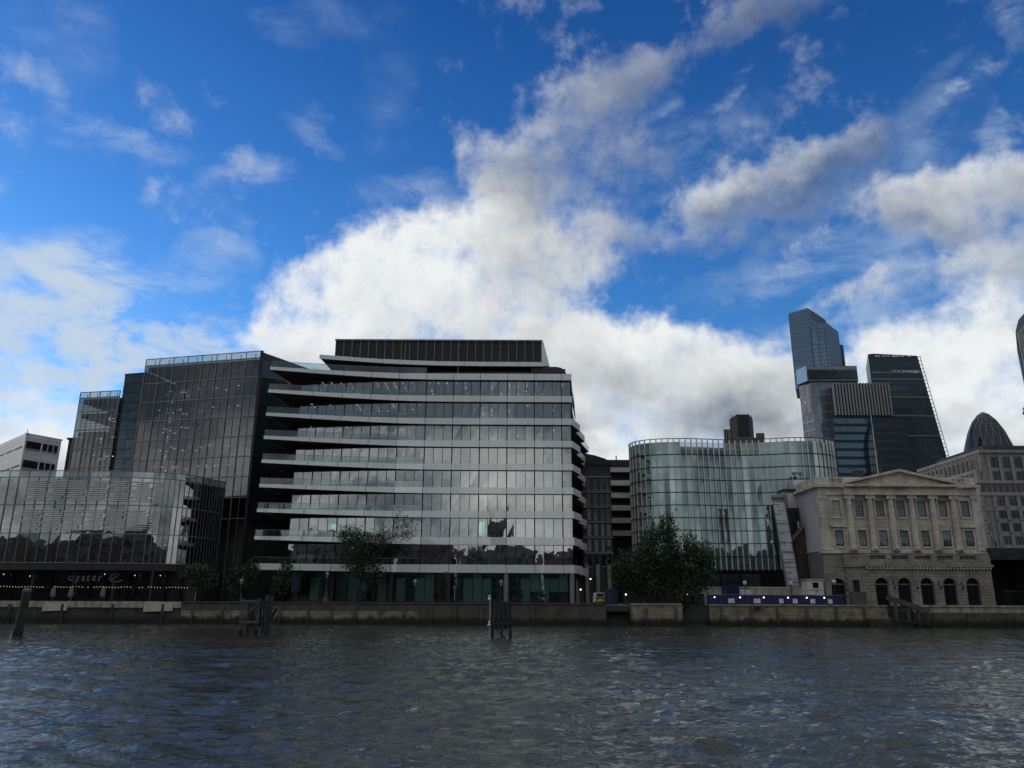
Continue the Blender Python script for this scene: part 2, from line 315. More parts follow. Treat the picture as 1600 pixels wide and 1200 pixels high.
# print of the safety notices: rows of dark reddish lettering too small to read
def notice_mat():
    m, N = new_mat('notice')
    geo = N.n('ShaderNodeNewGeometry')
    sp = N.n('ShaderNodeSeparateXYZ'); N.put(sp.inputs[0], geo.outputs['Position'])
    row = N.math('LESS_THAN', N.math('FRACT', N.math('DIVIDE', sp.outputs[2], 0.24)), 0.45)
    let = N.math('GREATER_THAN', N.noise(N.vec('MULTIPLY', geo.outputs['Position'], (9, 1, 2)), 1.0, 2), 0.46)
    b = N.n('ShaderNodeBsdfPrincipled'); b.inputs['Roughness'].default_value = 0.5
    N.put(b.inputs['Base Color'], N.mix(N.math('MULTIPLY', row, let), (0.85, 0.8, 0.8, 1), (0.4, 0.2, 0.22, 1)))
    finish(N, b.outputs[0])
notice_mat()

def water_mat():
    m, N = new_mat('river_water')
    geo = N.n('ShaderNodeNewGeometry'); pos = geo.outputs['Position']
    b = N.n('ShaderNodeBsdfPrincipled')
    b.inputs['Base Color'].default_value = (0.038, 0.041, 0.031, 1)
    b.inputs['Roughness'].default_value = 0.055; b.inputs['IOR'].default_value = 1.33
    p1 = N.vec('MULTIPLY', pos, (0.8, 1.25, 1))
    h = N.math('MULTIPLY', N.noise(p1, 3.2, 4, 0.5, 0.3), 0.065)
    h = N.math('MULTIPLY_ADD', N.noise(p1, 1.1, 2, 0.5, 0.3), 0.10, h)
    # gusts: patches of rougher and smoother water
    gust = N.rng(N.noise(N.vec('MULTIPLY', pos, (0.5, 1.0, 1)), 0.06, 3, 0.5), 0.35, 0.65, 0.7, 1.5)
    h = N.math('MULTIPLY', h, gust)
    bp = N.n('ShaderNodeBump'); bp.inputs['Strength'].default_value = 1.0; bp.inputs['Distance'].default_value = 1.0
    N.put(bp.inputs['Height'], h); N.put(b.inputs['Normal'], bp.outputs[0])
    finish(N, b.outputs[0])
water_mat()

# ------------------------------------------------------------------ building blocks
def world_loc(o):
    v = Vector((0, 0, 0))
    while o is not None: v += o.location; o = o.parent
    return v
def link(name, mesh, parent=None, loc=None):
    o = bpy.data.objects.new(name, mesh); COL.objects.link(o)
    if parent is not None: o.parent = parent
    if loc is not None: o.location = loc
    return o
def tag(o, label=None, cat=None, group=None, kind=None):
    if label: o['label'] = label
    if cat: o['category'] = cat
    if group: o['group'] = group
    if kind: o['kind'] = kind
    return o
def thing(name, label, cat, loc, group=None):
    o = bpy.data.objects.new(name, None); COL.objects.link(o)
    o.empty_display_size = 0.5; o.location = loc
    return tag(o, label, cat, group)

class MB:
    """collects shapes in world coordinates; build() links them as one mesh object"""
    def __init__(self): self.v = []; self.f = []
    def box(self, x0, x1, y0, y1, z0, z1):
        n = len(self.v)
        self.v += [(x0,y0,z0),(x1,y0,z0),(x1,y1,z0),(x0,y1,z0),(x0,y0,z1),(x1,y0,z1),(x1,y1,z1),(x0,y1,z1)]
        self.f += [tuple(n+i for i in q) for q in ((0,3,2,1),(4,5,6,7),(0,1,5,4),(1,2,6,5),(2,3,7,6),(3,0,4,7))]
        return self
    def prism(self, poly, z0, z1, top=None):
        """vertical prism over a plan polygon (counter-clockwise); top may be another polygon"""
        n = len(self.v); k = len(poly); top = top or poly
        za = z0 if hasattr(z0, '__len__') else [z0] * k; zb = z1 if hasattr(z1, '__len__') else [z1] * k
        self.v += [(p[0], p[1], za[i]) for i, p in enumerate(poly)] + [(p[0], p[1], zb[i]) for i, p in enumerate(top)]
        self.f.append(tuple(n + i for i in reversed(range(k)))); self.f.append(tuple(n + k + i for i in range(k)))
        for i in range(k):
            j = (i + 1) % k; self.f.append((n+i, n+j, n+k+j, n+k+i))
        return self
    def slab(self, a, b, z0a, z1a, z0b, z1b, t):
        """upright panel from plan point a to b, thickness t to the left-hand side of a->b"""
        dx, dy = b[0]-a[0], b[1]-a[1]; l = math.hypot(dx, dy) or 1; nx, ny = -dy/l*t, dx/l*t
        n = len(self.v)
        self.v += [(a[0],a[1],z0a),(b[0],b[1],z0b),(b[0]+nx,b[1]+ny,z0b),(a[0]+nx,a[1]+ny,z0a),
                   (a[0],a[1],z1a),(b[0],b[1],z1b),(b[0]+nx,b[1]+ny,z1b),(a[0]+nx,a[1]+ny,z1a)]
        self.f += [tuple(n+i for i in q) for q in ((0,3,2,1),(4,5,6,7),(0,1,5,4),(1,2,6,5),(2,3,7,6),(3,0,4,7))]
        return self
    def bar(self, p, q, w, d=None, n=4, w2=None):
        """beam or tube from p to q"""
        p, q = Vector(p), Vector(q); ax = (q - p).normalized()
        ref = Vector((0, 0, 1)) if abs(ax.z) < 0.9 else Vector((0, 1, 0))
        s = ax.cross(ref).normalized(); u = s.cross(ax); d = w if d is None else d
        k = len(self.v); w2 = 1.0 if w2 is None else w2
        off = math.pi / 4 if n == 4 else 0; sc = math.sqrt(0.5) if n == 4 else 0.5
        for base, g in ((p, 1.0), (q, w2)):
            for i in range(n):
                a = off + 2 * math.pi * i / n
                self.v.append(tuple(base + s * (math.cos(a) * w * sc * g) + u * (math.sin(a) * d * sc * g)))
        self.f.append(tuple(k + i for i in reversed(range(n)))); self.f.append(tuple(k + n + i for i in range(n)))
        for i in range(n):
            j = (i + 1) % n; self.f.append((k+i, k+j, k+n+j, k+n+i))
        return self
    def lathe(self, cx, cy, prof, n=16, sx=1.0, sy=1.0):
        k = len(self.v); m = len(prof)
        for r, z in prof:
            for i in range(n):
                a = 2 * math.pi * i / n
                self.v.append((cx + r * sx * math.cos(a), cy + r * sy * math.sin(a), z))
        for j in range(m - 1):
            for i in range(n):
                i2 = (i + 1) % n
                self.f.append((k+j*n+i, k+j*n+i2, k+(j+1)*n+i2, k+(j+1)*n+i))
        self.f.append(tuple(k + i for i in reversed(range(n)))); self.f.append(tuple(k + (m-1)*n + i for i in range(n)))
        return self
    def build(self, name, mat, parent=None, label=None, kind=None, smooth=False, fix=False):
        o0 = world_loc(parent) if parent is not None else Vector((0, 0, 0))
        me = bpy.data.meshes.new(name)
        me.from_pydata([(x-o0.x, y-o0.y, z-o0.z) for x, y, z in self.v], [], self.f)
        if fix:
            bm = bmesh.new(); bm.from_mesh(me); bmesh.ops.recalc_face_normals(bm, faces=bm.faces); bm.to_mesh(me); bm.free()
        me.materials.append(M[mat] if isinstance(mat, str) else mat)
        if smooth:
            for p in me.polygons: p.use_smooth = True
        o = link(name, me, parent)
        return tag(o, label=label, kind=kind)

def jig(s): return random.uniform(-s, s)
def pane(parent, a, b, z0, z1, mat, t=0.03, j=0.006, name='pane', gap=0.035):
    """one sheet of glass between plan points a and b, hung with a hair of its own tilt"""
    dx, dy = b[0]-a[0], b[1]-a[1]; l = math.hypot(dx, dy); ux, uy = dx/l, dy/l; nx, ny = -uy, ux
    q = []
    for (s, z) in ((gap, z0), (l-gap, z0), (l-gap, z1), (gap, z1)):
        o = jig(j); q.append((a[0]+ux*s+nx*o, a[1]+uy*s+ny*o, z))
    m = MB(); m.v = q + [(x+nx*t, y+ny*t, z) for x, y, z in q]
    m.f = [(0,1,2,3),(7,6,5,4),(0,4,5,1),(1,5,6,2),(2,6,7,3),(3,7,4,0)]
    return m.build(name, mat, parent)
def lerp(a, b, t): return (a[0] + (b[0]-a[0])*t, a[1] + (b[1]-a[1])*t)
def along(path, s):
    """point at distance s along a plan polyline"""
    for a, b in zip(path, path[1:]):
        l = math.hypot(b[0]-a[0], b[1]-a[1])
        if s <= l + 1e-6: return lerp(a, b, s / l)
        s -= l
    return path[-1]
def path_len(path): return sum(math.hypot(b[0]-a[0], b[1]-a[1]) for a, b in zip(path, path[1:]))
def smooth_path(pts, n=8):
    out = []
    for i in range(len(pts) - 1):
        p0, p1, p2, p3 = pts[max(i-1,0)], pts[i], pts[i+1], pts[min(i+2,len(pts)-1)]
        for k in range(n):
            t = k / n
            out.append(tuple(0.5*((2*p1[c]) + (-p0[c]+p2[c])*t + (2*p0[c]-5*p1[c]+4*p2[c]-p3[c])*t*t + (-p0[c]+3*p1[c]-3*p2[c]+p3[c])*t**3) for c in (0, 1)))
    out.append(pts[-1]); return out

# ------------------------------------------------------------------ setting: river, ground
def river():
    xs = np.concatenate([np.arange(-900, -124, 12.0), np.arange(-124, 124, 0.25), np.arange(124, 900.1, 12.0)])
    ys = [-52.0]
    while ys[-1] < 10: ys.append(ys[-1] + 2.0)
    while ys[-1] < 139.9: ys.append(ys[-1] + max(0.10, 0.0062 * ys[-1]))
    ys.append(140.6); ys = np.array(ys)
    X, Y = np.meshgrid(xs, ys)
    rs = np.random.RandomState(3)
    H = np.zeros_like(X)
    amp = 0.6 + 0.5 * np.sin(X * 0.043 + 1.3 * np.sin(Y * 0.05)) * np.sin(Y * 0.061 + 0.7)
    for k in range(64):
        lam = 0.60 * (9.0 ** (k / 63.0)); th = rs.normal(1.40, 0.50); ph = rs.uniform(0, 6.28)
        kk = 2 * math.pi / lam
        a = 0.0072 * lam ** 0.50
        w = X + 0.35 * np.sin(Y * 0.7 + k)
        s = np.sin(kk * (w * math.cos(th) + Y * math.sin(th)) + ph)
        H += a * (s + 0.45 * (s * s - 0.5)) * (amp if k % 2 else 1.0)
    H[:, np.abs(xs) > 124] *= 0.0
    ny, nx = X.shape
    me = bpy.data.meshes.new('river')
    me.vertices.add(nx * ny)
    me.vertices.foreach_set('co', np.stack([X, Y, H], -1).astype(np.float32).ravel())
    i = np.arange(nx * ny).reshape(ny, nx)
    q = np.stack([i[:-1, :-1], i[:-1, 1:], i[1:, 1:], i[1:, :-1]], -1).reshape(-1, 4)
    me.loops.add(q.size); me.loops.foreach_set('vertex_index', q.ravel().astype(np.int32))
    me.polygons.add(len(q)); me.polygons.foreach_set('loop_start', np.arange(0, q.size, 4, dtype=np.int32))
    me.polygons.foreach_set('use_smooth', np.ones(len(q), dtype=bool))
    me.update(); me.validate()
    me.materials.append(M['river_water'])
    tag(link('river', me), kind='structure')
river()
GZ = 3.6
tag(MB().box(-1600, 1600, 140.9, 3600, 2.4, 3.3).build('ground', 'city_ground'), kind='structure')
tag(MB().box(-170, 170, 141.0, 164, 3.304, GZ).build('promenade', 'promenade'), kind='structure')
tag(MB().box(-700, 700, -400, -53, -1.0, 3.2).build('south_bank_ground', 'city_ground'), kind='structure')

# ------------------------------------------------------------------ river wall, in lengths
def river_wall(label, x0, x1, y, zt, up, low, zmid, post_step, coping='wall_concrete', coph=0.25, post_mat=None, post_top=None):
    t = thing('river_wall', label, 'wall', ((x0+x1)/2, y+0.6, -1.5), 'lengths of the river wall')
    MB().box(x0, x1, y+0.12, 141.2, zmid, zt-coph).build('upper_face', up, t)
    MB().box(x0, x1, y, 141.2, 0.75, zmid).build('lower_face', low, t)
    MB().box(x0, x1, y-0.05, 141.2, -1.5, 0.75).build('weed_band', 'weed', t)
    x = x0
    while x < x1 - 0.1:                                   # coping stones
        e = min(x + 2.6, x1); MB().box(x+0.012, e-0.012, y-0.06+jig(0.012), 141.15, zt-coph, zt+jig(0.012)).build('coping_stone', coping, t); x = e
    x = x0 + post_step * 0.4
    while x < x1 - 0.5:                                   # timber fenders bolted to the face
        w = random.uniform(0.32, 0.5)
        MB().box(x, x+w, y-0.32, y-0.055, -1.4, post_top + jig(0.15)).build('fender', post_mat, t); x += post_step * random.uniform(0.85, 1.12)
    return t
river_wall('long river wall with pale streaked top, left of the lattice fenders', -125, -57.5, 140.0, 3.72, 'wall_dark', 'wall_dark', 1.9, 8.5, 'wall_concrete', 1.05, 'wall_dark', 3.2)
rw = river_wall('brown river wall with timber fenders under the banded office', -57.4, -16.0, 139.8, 3.75, 'wall_brown', 'wall_stone', 2.25, 4.7, 'wall_brown', 0.2, 'wall_brown', 3.0)
river_wall('dull brown river wall between the second lattice and the inlet', -15.95, 16.6, 139.9, 3.75, 'wall_brown', 'wall_brown', 2.0, 4.5, 'wall_brown', 0.2, 'wall_brown', 3.2)
river_wall('short pale weathered wall standing forward under the big tree', 21.0, 29.6, 138.6, 3.8, 'wall_stone', 'wall_stone', 2.0, 5.6, 'wall_concrete', 0.22, 'wall_brown', 3.2)
river_wall('stone river wall below the blue hoarding', 34.6, 65.6, 139.8, 3.7, 'wall_stone', 'wall_stone', 2.1, 4.6, 'wall_concrete', 0.2, 'wall_brown', 3.3)
river_wall('low grey terrace wall at the foot of the pedimented hall', 70.6, 125.0, 139.6, 3.75, 'wall_concrete', 'wall_brown', 2.5, 6.2, 'wall_concrete', 0.3, 'wall_brown', 2.4)
for x0, x1, z0, z1 in ((-81.5,-77.3,2.0,3.3), (-63.9,-58.9,2.0,3.5)):
    MB().prism([(x0,139.7),(x1,139.7),(x1,139.95),(x0,139.95)], [z0,z0+0.15,z0+0.15,z0], [z1,z1-0.05,z1-0.05,z1]).build('repair_patch', 'wall_patch', bpy.data.objects['river_wall'])
# recesses between the lengths
tag(MB().box(16.55, 34.65, 144.25, 146, -1.5, 3.29).build('embankment_fill', 'wall_dark'), kind='structure')
t = thing('river_stairs', 'dark stair inlet beside the short pale wall', 'stairs', (18.8, 143, -1.5))
MB().box(16.7, 20.9, 143.5, 144.2, -1.5, 3.58).build('back_wall', 'wall_dark', t)
for k in range(9): MB().box(16.75, 20.85, 140.4+k*0.34, 143.48, -0.6+k*0.42, -0.2+k*0.42).build('step', 'wall_dark', t)
t = thing('river_recess', 'dark recess in the wall behind the big tree trunk', 'wall', (32, 141, -1.5))
MB().box(29.7, 34.5, 140.7, 141.4, -1.5, 3.6).build('face', 'wall_dark', t)
# landing stage with sloping beam by the hall
t = thing('landing_stage', 'sloping concrete landing stage with posts in front of the hall', 'jetty', (68, 140, -1.5))
MB().box(65.7, 70.5, 141.0, 141.6, -1.5, 3.5).build('back_wall', 'wall_dark', t)
MB().bar((65.4, 139.0, 5.0), (72.2, 138.6, 2.7), 0.5, 0.8).build('ramp_beam', 'wall_brown', t)
for x, z in ((66.6, 4.4), (68.7, 3.6), (70.4, 2.9)): MB().bar((x, 138.9, -1.4), (x, 138.9, z), 0.42).build('post', 'wall_brown', t)
MB().bar((66.6, 138.9, 1.2), (72.5, 138.9, 0.6), 0.35).build('brace', 'wall_brown', t)
MB().box(61.8, 65.5, 138.2, 139.7, -1.4, 1.5).build('platform', 'wall_brown', t)
MB().box(60.6, 63.0, 141.6, 143.2, GZ, 6.0).build('upstand', 'wall_brown', t)

# ------------------------------------------------------------------ banded riverside office (the large one)
TOPS = [49.1, 44.4, 39.7, 35.07, 30.4, 25.7, 21.05, 16.0, 10.8]
THK = [1.36, 1.3, 1.32, 1.3, 1.28, 1.28, 1.35, 1.46, 1.52]
JX = [12.2, 10.1, 4.57, -0.96, -6.49, -12.0, -17.55, -23.1, -28.6, -34.1, -39.7, -48.1]
JY = [152.0, 152.0, 152.0, 152.0, 152.0, 152.0, 151.95, 151.6, 150.8, 149.8, 148.6, 146.6]
GY = 152.75                                            # glass line
SIDE = [(12.2, 152.0), (13.0, 160.5), (14.4, 172.0), (15.6, 184.0), (16.4, 195.0)]
SIDE2 = [(12.2, 152.0), (14.3, 158.0), (13.6, 159.5), (16.3, 169.0), (15.6, 170.5), (18.4, 181.0), (17.8, 182.5), (19.6, 193.0)]
def taper(x, first, last): return first if x > -14 else first + (last - first) * (-14 - x) / 34.1
def banded_office():
    t = thing('office_building', 'large office with white floor bands and splayed balconies facing the river', 'building', (-15, 165, GZ))
    panes = []
    for f, (zt, th) in enumerate(zip(TOPS, THK)):
        mid = zt - th / 2
        last = 1.12 if f == 8 else 0.64
        # fascia panels
        for i in range(len(JX) - 1):
            a, b = (JX[i+1], JY[i+1]), (JX[i], JY[i]); g = 0.045
            ha, hb = taper(a[0], th, last) / 2, taper(b[0], th, last) / 2
            l = math.hypot(b[0]-a[0], b[1]-a[1]); a2, b2 = lerp(a, b, g / l), lerp(a, b, 1 - g / l)
            MB().slab(a2, b2, mid-ha, mid+ha, mid-hb, mid+hb, 0.16).build('fascia_panel', 'fascia', t)
        side = SIDE if f < 2 else SIDE2
        for a, b in zip(side, side[1:]):
            MB().slab(lerp(a, b, 0.004), lerp(a, b, 0.996), mid-th/2, zt, mid-th/2, zt, 0.16).build('fascia_panel', 'fascia', t)
        # structural slab behind the fascia
        edge = [(x, y + 0.17) for x, y in zip(reversed(JX), reversed(JY))]
        edge[0] = (-47.9, 146.9); edge[-1] = (12.03, 152.17)
        poly = edge + [(x - 0.2, y) for x, y in side[1:]] + [(-42.5, 195), (-46.5, 160)]
        zb = [mid - taper(p[0], th, last) * 0.5 + 0.10 for p in poly]; zz = [mid + taper(p[0], th, last) * 0.5 - 0.06 for p in poly]
        MB().prism(poly, zb, zz).build('floor_slab', 'soffit', t)
        # return of the slab at its left end
        MB().slab((-47.2, 158), (-48.1, 146.78), mid-last/2, mid+last/2, mid-last/2, mid+last/2, 0.14).build('fascia_panel', 'fascia', t)
        # glass balustrade along the splayed edge
        if f < 8 or f == 8:
            ends = [(-48.0, 146.75)] + [(x, y + 0.12) for x, y in zip(JX, JY)][10:5:-1]
            k = 0
            for a, b in zip(ends, ends[1:]):
                for s in range(2):
                    p, q = lerp(a, b, s/2), lerp(a, b, (s+1)/2)
                    h0 = mid + taper(p[0], th, last) / 2
                    pane(t, p, q, h0, h0 + (1.15 if f else 1.3), 'glass_clear', t=0.02, j=0.003, name='balustrade_pane', gap=0.02)
            rl = MB()
            for a, b in zip(ends, ends[1:]):
                h = mid + taper(a[0], th, last) / 2 + 1.17; h2 = mid + taper(b[0], th, last) / 2 + 1.17
                rl.bar((a[0], a[1], h), (b[0], b[1], h2), 0.05)
            rl.build('handrail', 'grey_metal', t)
        if f == 0: continue
        # glazing of the storey above this band
        z0, z1 = zt - 0.02, TOPS[f-1] - THK[f-1] + 0.05
        x = 10.1; k = 0
        pane(t, (10.15, GY), (12.0, GY), z0, z1, 'glass_main')
        while x > -41.8:
            w = 5.53 / 3
            pane(t, (x - w, GY), (x, GY), z0, z1, 'glass_main', gap=0.05, j=0.009)
            mw = 0.11 if k % 3 == 0 else 0.055
            MB().box(x - mw, x + mw, GY - 0.05, GY - 0.02, z0, z1).build('mullion', 'louvre_black', t)
            if random.random() < (0.10 if f < 3 else 0.34):
                h = random.choice((1.0, 1.0, 0.55, 0.35)) * (z1 - z0)
                MB().box(x - w + 0.08, x - 0.08, GY + 0.25, GY + 0.29, z1 - h, z1).build('blind', 'blind', t)
            x -= w; k += 1
        left_end = x
        MB().slab((left_end, 190), (left_end, GY), z0, z1, z0, z1, 0.1).build('end_wall', 'glass_black', t)
        # glazing of the right-hand side
        for a, b in zip(SIDE, SIDE[1:]):
            for s in range(3):
                p, q = lerp(a, b, s/3), lerp(a, b, (s+1)/3)
                pane(t, (p[0]-0.5, p[1]+0.3), (q[0]-0.5, q[1]+0.3), z0, z1, 'glass_main')
        # office interior: ceiling, back wall and light fittings
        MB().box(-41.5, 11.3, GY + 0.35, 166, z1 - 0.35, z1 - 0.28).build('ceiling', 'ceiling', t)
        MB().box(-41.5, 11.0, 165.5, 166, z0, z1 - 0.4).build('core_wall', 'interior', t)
        lm = MB(); dens = {1: 0.62, 2: 0.5, 3: 0.12}.get(f, 0.07)
        for gx in np.arange(-41, 11, 1.84):
            for gy in (153.7, 155.6, 157.4, 159.4, 161.8):
                zone = 1.0 if (f == 1 or gx < -20 or gx > -8) else 0.35
                if random.random() < dens * zone * (1.25 if gy < 154 else 0.7):
                    lm.box(gx+jig(0.2)-0.1, gx+0.13, gy-0.35+jig(0.2), gy+0.35, z1 - 0.41, z1 - 0.36)
        if lm.v: lm.build('ceiling_lights', 'office_light', t, kind='stuff')
        cm = None
        for cx in np.arange(-38, 10, 8.3):
            MB().bar((cx, 156.5, z0), (cx, 156.5, z1-0.4), 0.7, n=10).build('column', 'ceiling', t)
    # ground storey
    z0, z1 = GZ + 0.35, 9.2
    MB().box(-42, 11, 153.2, 153.5, GZ, GZ + 0.34).build('plinth', 'dark_metal', t)
    x = 11.0; k = 0
    while x > -41:
        w = 1.84
        pane(t, (x - w, 153.3), (x, 153.3), z0, z1, 'glass_ground', gap=0.05)
        r = random.random()
        if (k < 5) or r < 0.62:
            zc = z1 - random.choice((0.0, 0.0, 0.9)); zl = z0 + random.choice((0.0, 0.0, 0.0, 1.9))
            MB().box(x - w + 0.07, x - 0.07, 153.42, 153.45, zl, zc).build('window_film', 'film_green', t)
        x -= w; k += 1
    MB().box(-41.5, 11, 158.5, 159, GZ, 9.2).build('lobby_wall', 'interior', t)
    for cx in (-0.95, 11.7): MB().bar((cx, 152.6, GZ), (cx, 152.6, 9.3), 0.95, n=16).build('pillar', 'grey_metal', t)
    for cx in (-12.0, -23.0, -34.2): MB().bar((cx, 152.6, GZ), (cx, 152.6, 9.3), 0.8, n=16).build('pillar', 'dark_metal', t)
    # green lit panels inside the second storey
    zg = TOPS[7]
    MB().box(-6.35, -5.75, 153.15, 153.2, zg + 0.5, zg + 3.1).build('lit_panel', 'green_light', t)
    MB().box(-5.55, -5.3, 153.15, 153.2, zg + 0.9, zg + 3.1).build('lit_panel', 'green_light', t)
    MB().box(-35.3, -34.2, 153.15, 153.2, zg + 1.6, zg + 2.5).build('lit_panel', 'green_light', t)
    MB().box(-34.5, -34.15, 153.15, 153.2, zg + 0.2, zg + 1.5).build('lit_panel', 'green_light', t)
    # roof terrace storey
    for i, x in enumerate(np.arange(-38, 10.2, 1.84)):
        pane(t, (x, 154.4), (min(x + 1.84, 11.2), 154.4), 48.95, 50.9, 'glass_black')
    MB().box(-38, 11, 154.6, 185, 48.9, 50.8).build('terrace_core', 'interior', t)
    # curved dark canopy at the right end of the terrace
    prof = [(4.0, 51.0), (9.2, 51.0), (10.2, 50.8), (10.9, 50.2), (11.4, 49.2), (4.0, 49.2)]
    m = MB(); n = len(prof)
    m.v = [(x, 153.2, z) for x, z in prof] + [(x, 175, z) for x, z in prof]
    m.f = [tuple(reversed(range(n))), tuple(range(n, 2*n))] + [(i, (i+1) % n, n+(i+1) % n, n+i) for i in range(n)]
    m.build('canopy', 'dark_metal', t, fix=True)
    # upper slab, splayed like the others
    UX = [6.6, 1.2, -4.3, -9.8, -15.3, -20.8, -26.3, -32.0, -38.8]; UY = [152.4, 152.4, 152.4, 152.3, 152.1, 151.6, 150.8, 149.6, 147.9]
    for i in range(len(UX) - 1):
        a, b = (UX[i+1], UY[i+1]), (UX[i], UY[i]); l = math.hypot(b[0]-a[0], b[1]-a[1])
        sa = 0.46 if i < 6 else 0.42
        MB().slab(lerp(a, b, 0.02/l), lerp(a, b, 1-0.02/l), 51.3-sa, 51.3+sa, 51.3-sa, 51.3+sa, 0.14).build('fascia_panel', 'fascia', t)
    poly = [(x, y + 0.15) for x, y in zip(reversed(UX), reversed(UY))]; poly[0] = (-38.6, 148.2)
    MB().prism(poly + [(6.4, 184), (-37, 184)], 50.92, 51.68).build('upper_slab', 'soffit', t)
    # plant enclosure: black louvre panels between pale fins
    PX0, PX1, PY = -37.4, 6.2, 155.2; n = 25; w = (PX1 - PX0) / n
    for i in range(n):
        MB().box(PX0 + i*w + 0.13, PX0 + (i+1)*w - 0.13, PY + 0.12, PY + 0.2, 51.7, 57.2).build('louvre_panel', 'louvre_black', t)
    for i in range(n + 1):
        MB().box(PX0 + i*w - 0.06, PX0 + i*w + 0.06, PY - 0.1, PY + 0.3, 51.7, 57.2).build('fin', 'grey_metal', t)
    MB().box(PX0 - 0.2, PX1 + 0.2, PY - 0.25, 183, 57.2, 57.5).build('roof_cap', 'grey_metal', t)
    MB().box(PX0, PX1, PY + 0.3, 183, 51.7, 57.19).build('plant_room', 'louvre_black', t)
    MB().prism([(6.25, 155.0), (7.9, 155.0), (8.4, 180), (6.25, 180)], 51.7, 57.3, [(6.25, 155.0), (6.55, 155.0), (6.6, 180), (6.25, 180)]).build('sloping_end', 'fascia', t)
    return t
banded_office()
def flagpole(x, label, h=7.0):
    t = thing('flagpole', label, 'flagpole', (x, 152.9, 49.1), 'flagpoles on the office roof terrace')
    MB().bar((x, 152.9, 49.1), (x, 152.9, 49.1+h), 0.2, n=8, w2=0.6).build('pole', 'grey_metal', t)
    MB().lathe(x, 152.9, [(0.02, 49.05+h), (0.12, 49.15+h), (0.12, 49.25+h), (0.02, 49.35+h)], 8).build('finial', 'dark_metal', t)
    MB().prism([(x+0.06,152.88),(x+0.25,152.86),(x+0.28,152.94),(x+0.06,152.92)], 49.1+h*0.55, 49.1+h*0.9).build('furled_flag', 'roof_dark', t)
flagpole(-22.3, 'thin flagpole on the roof terrace, left of the two')
flagpole(-11.2, 'thin flagpole on the roof terrace, right of the two', 6.7)

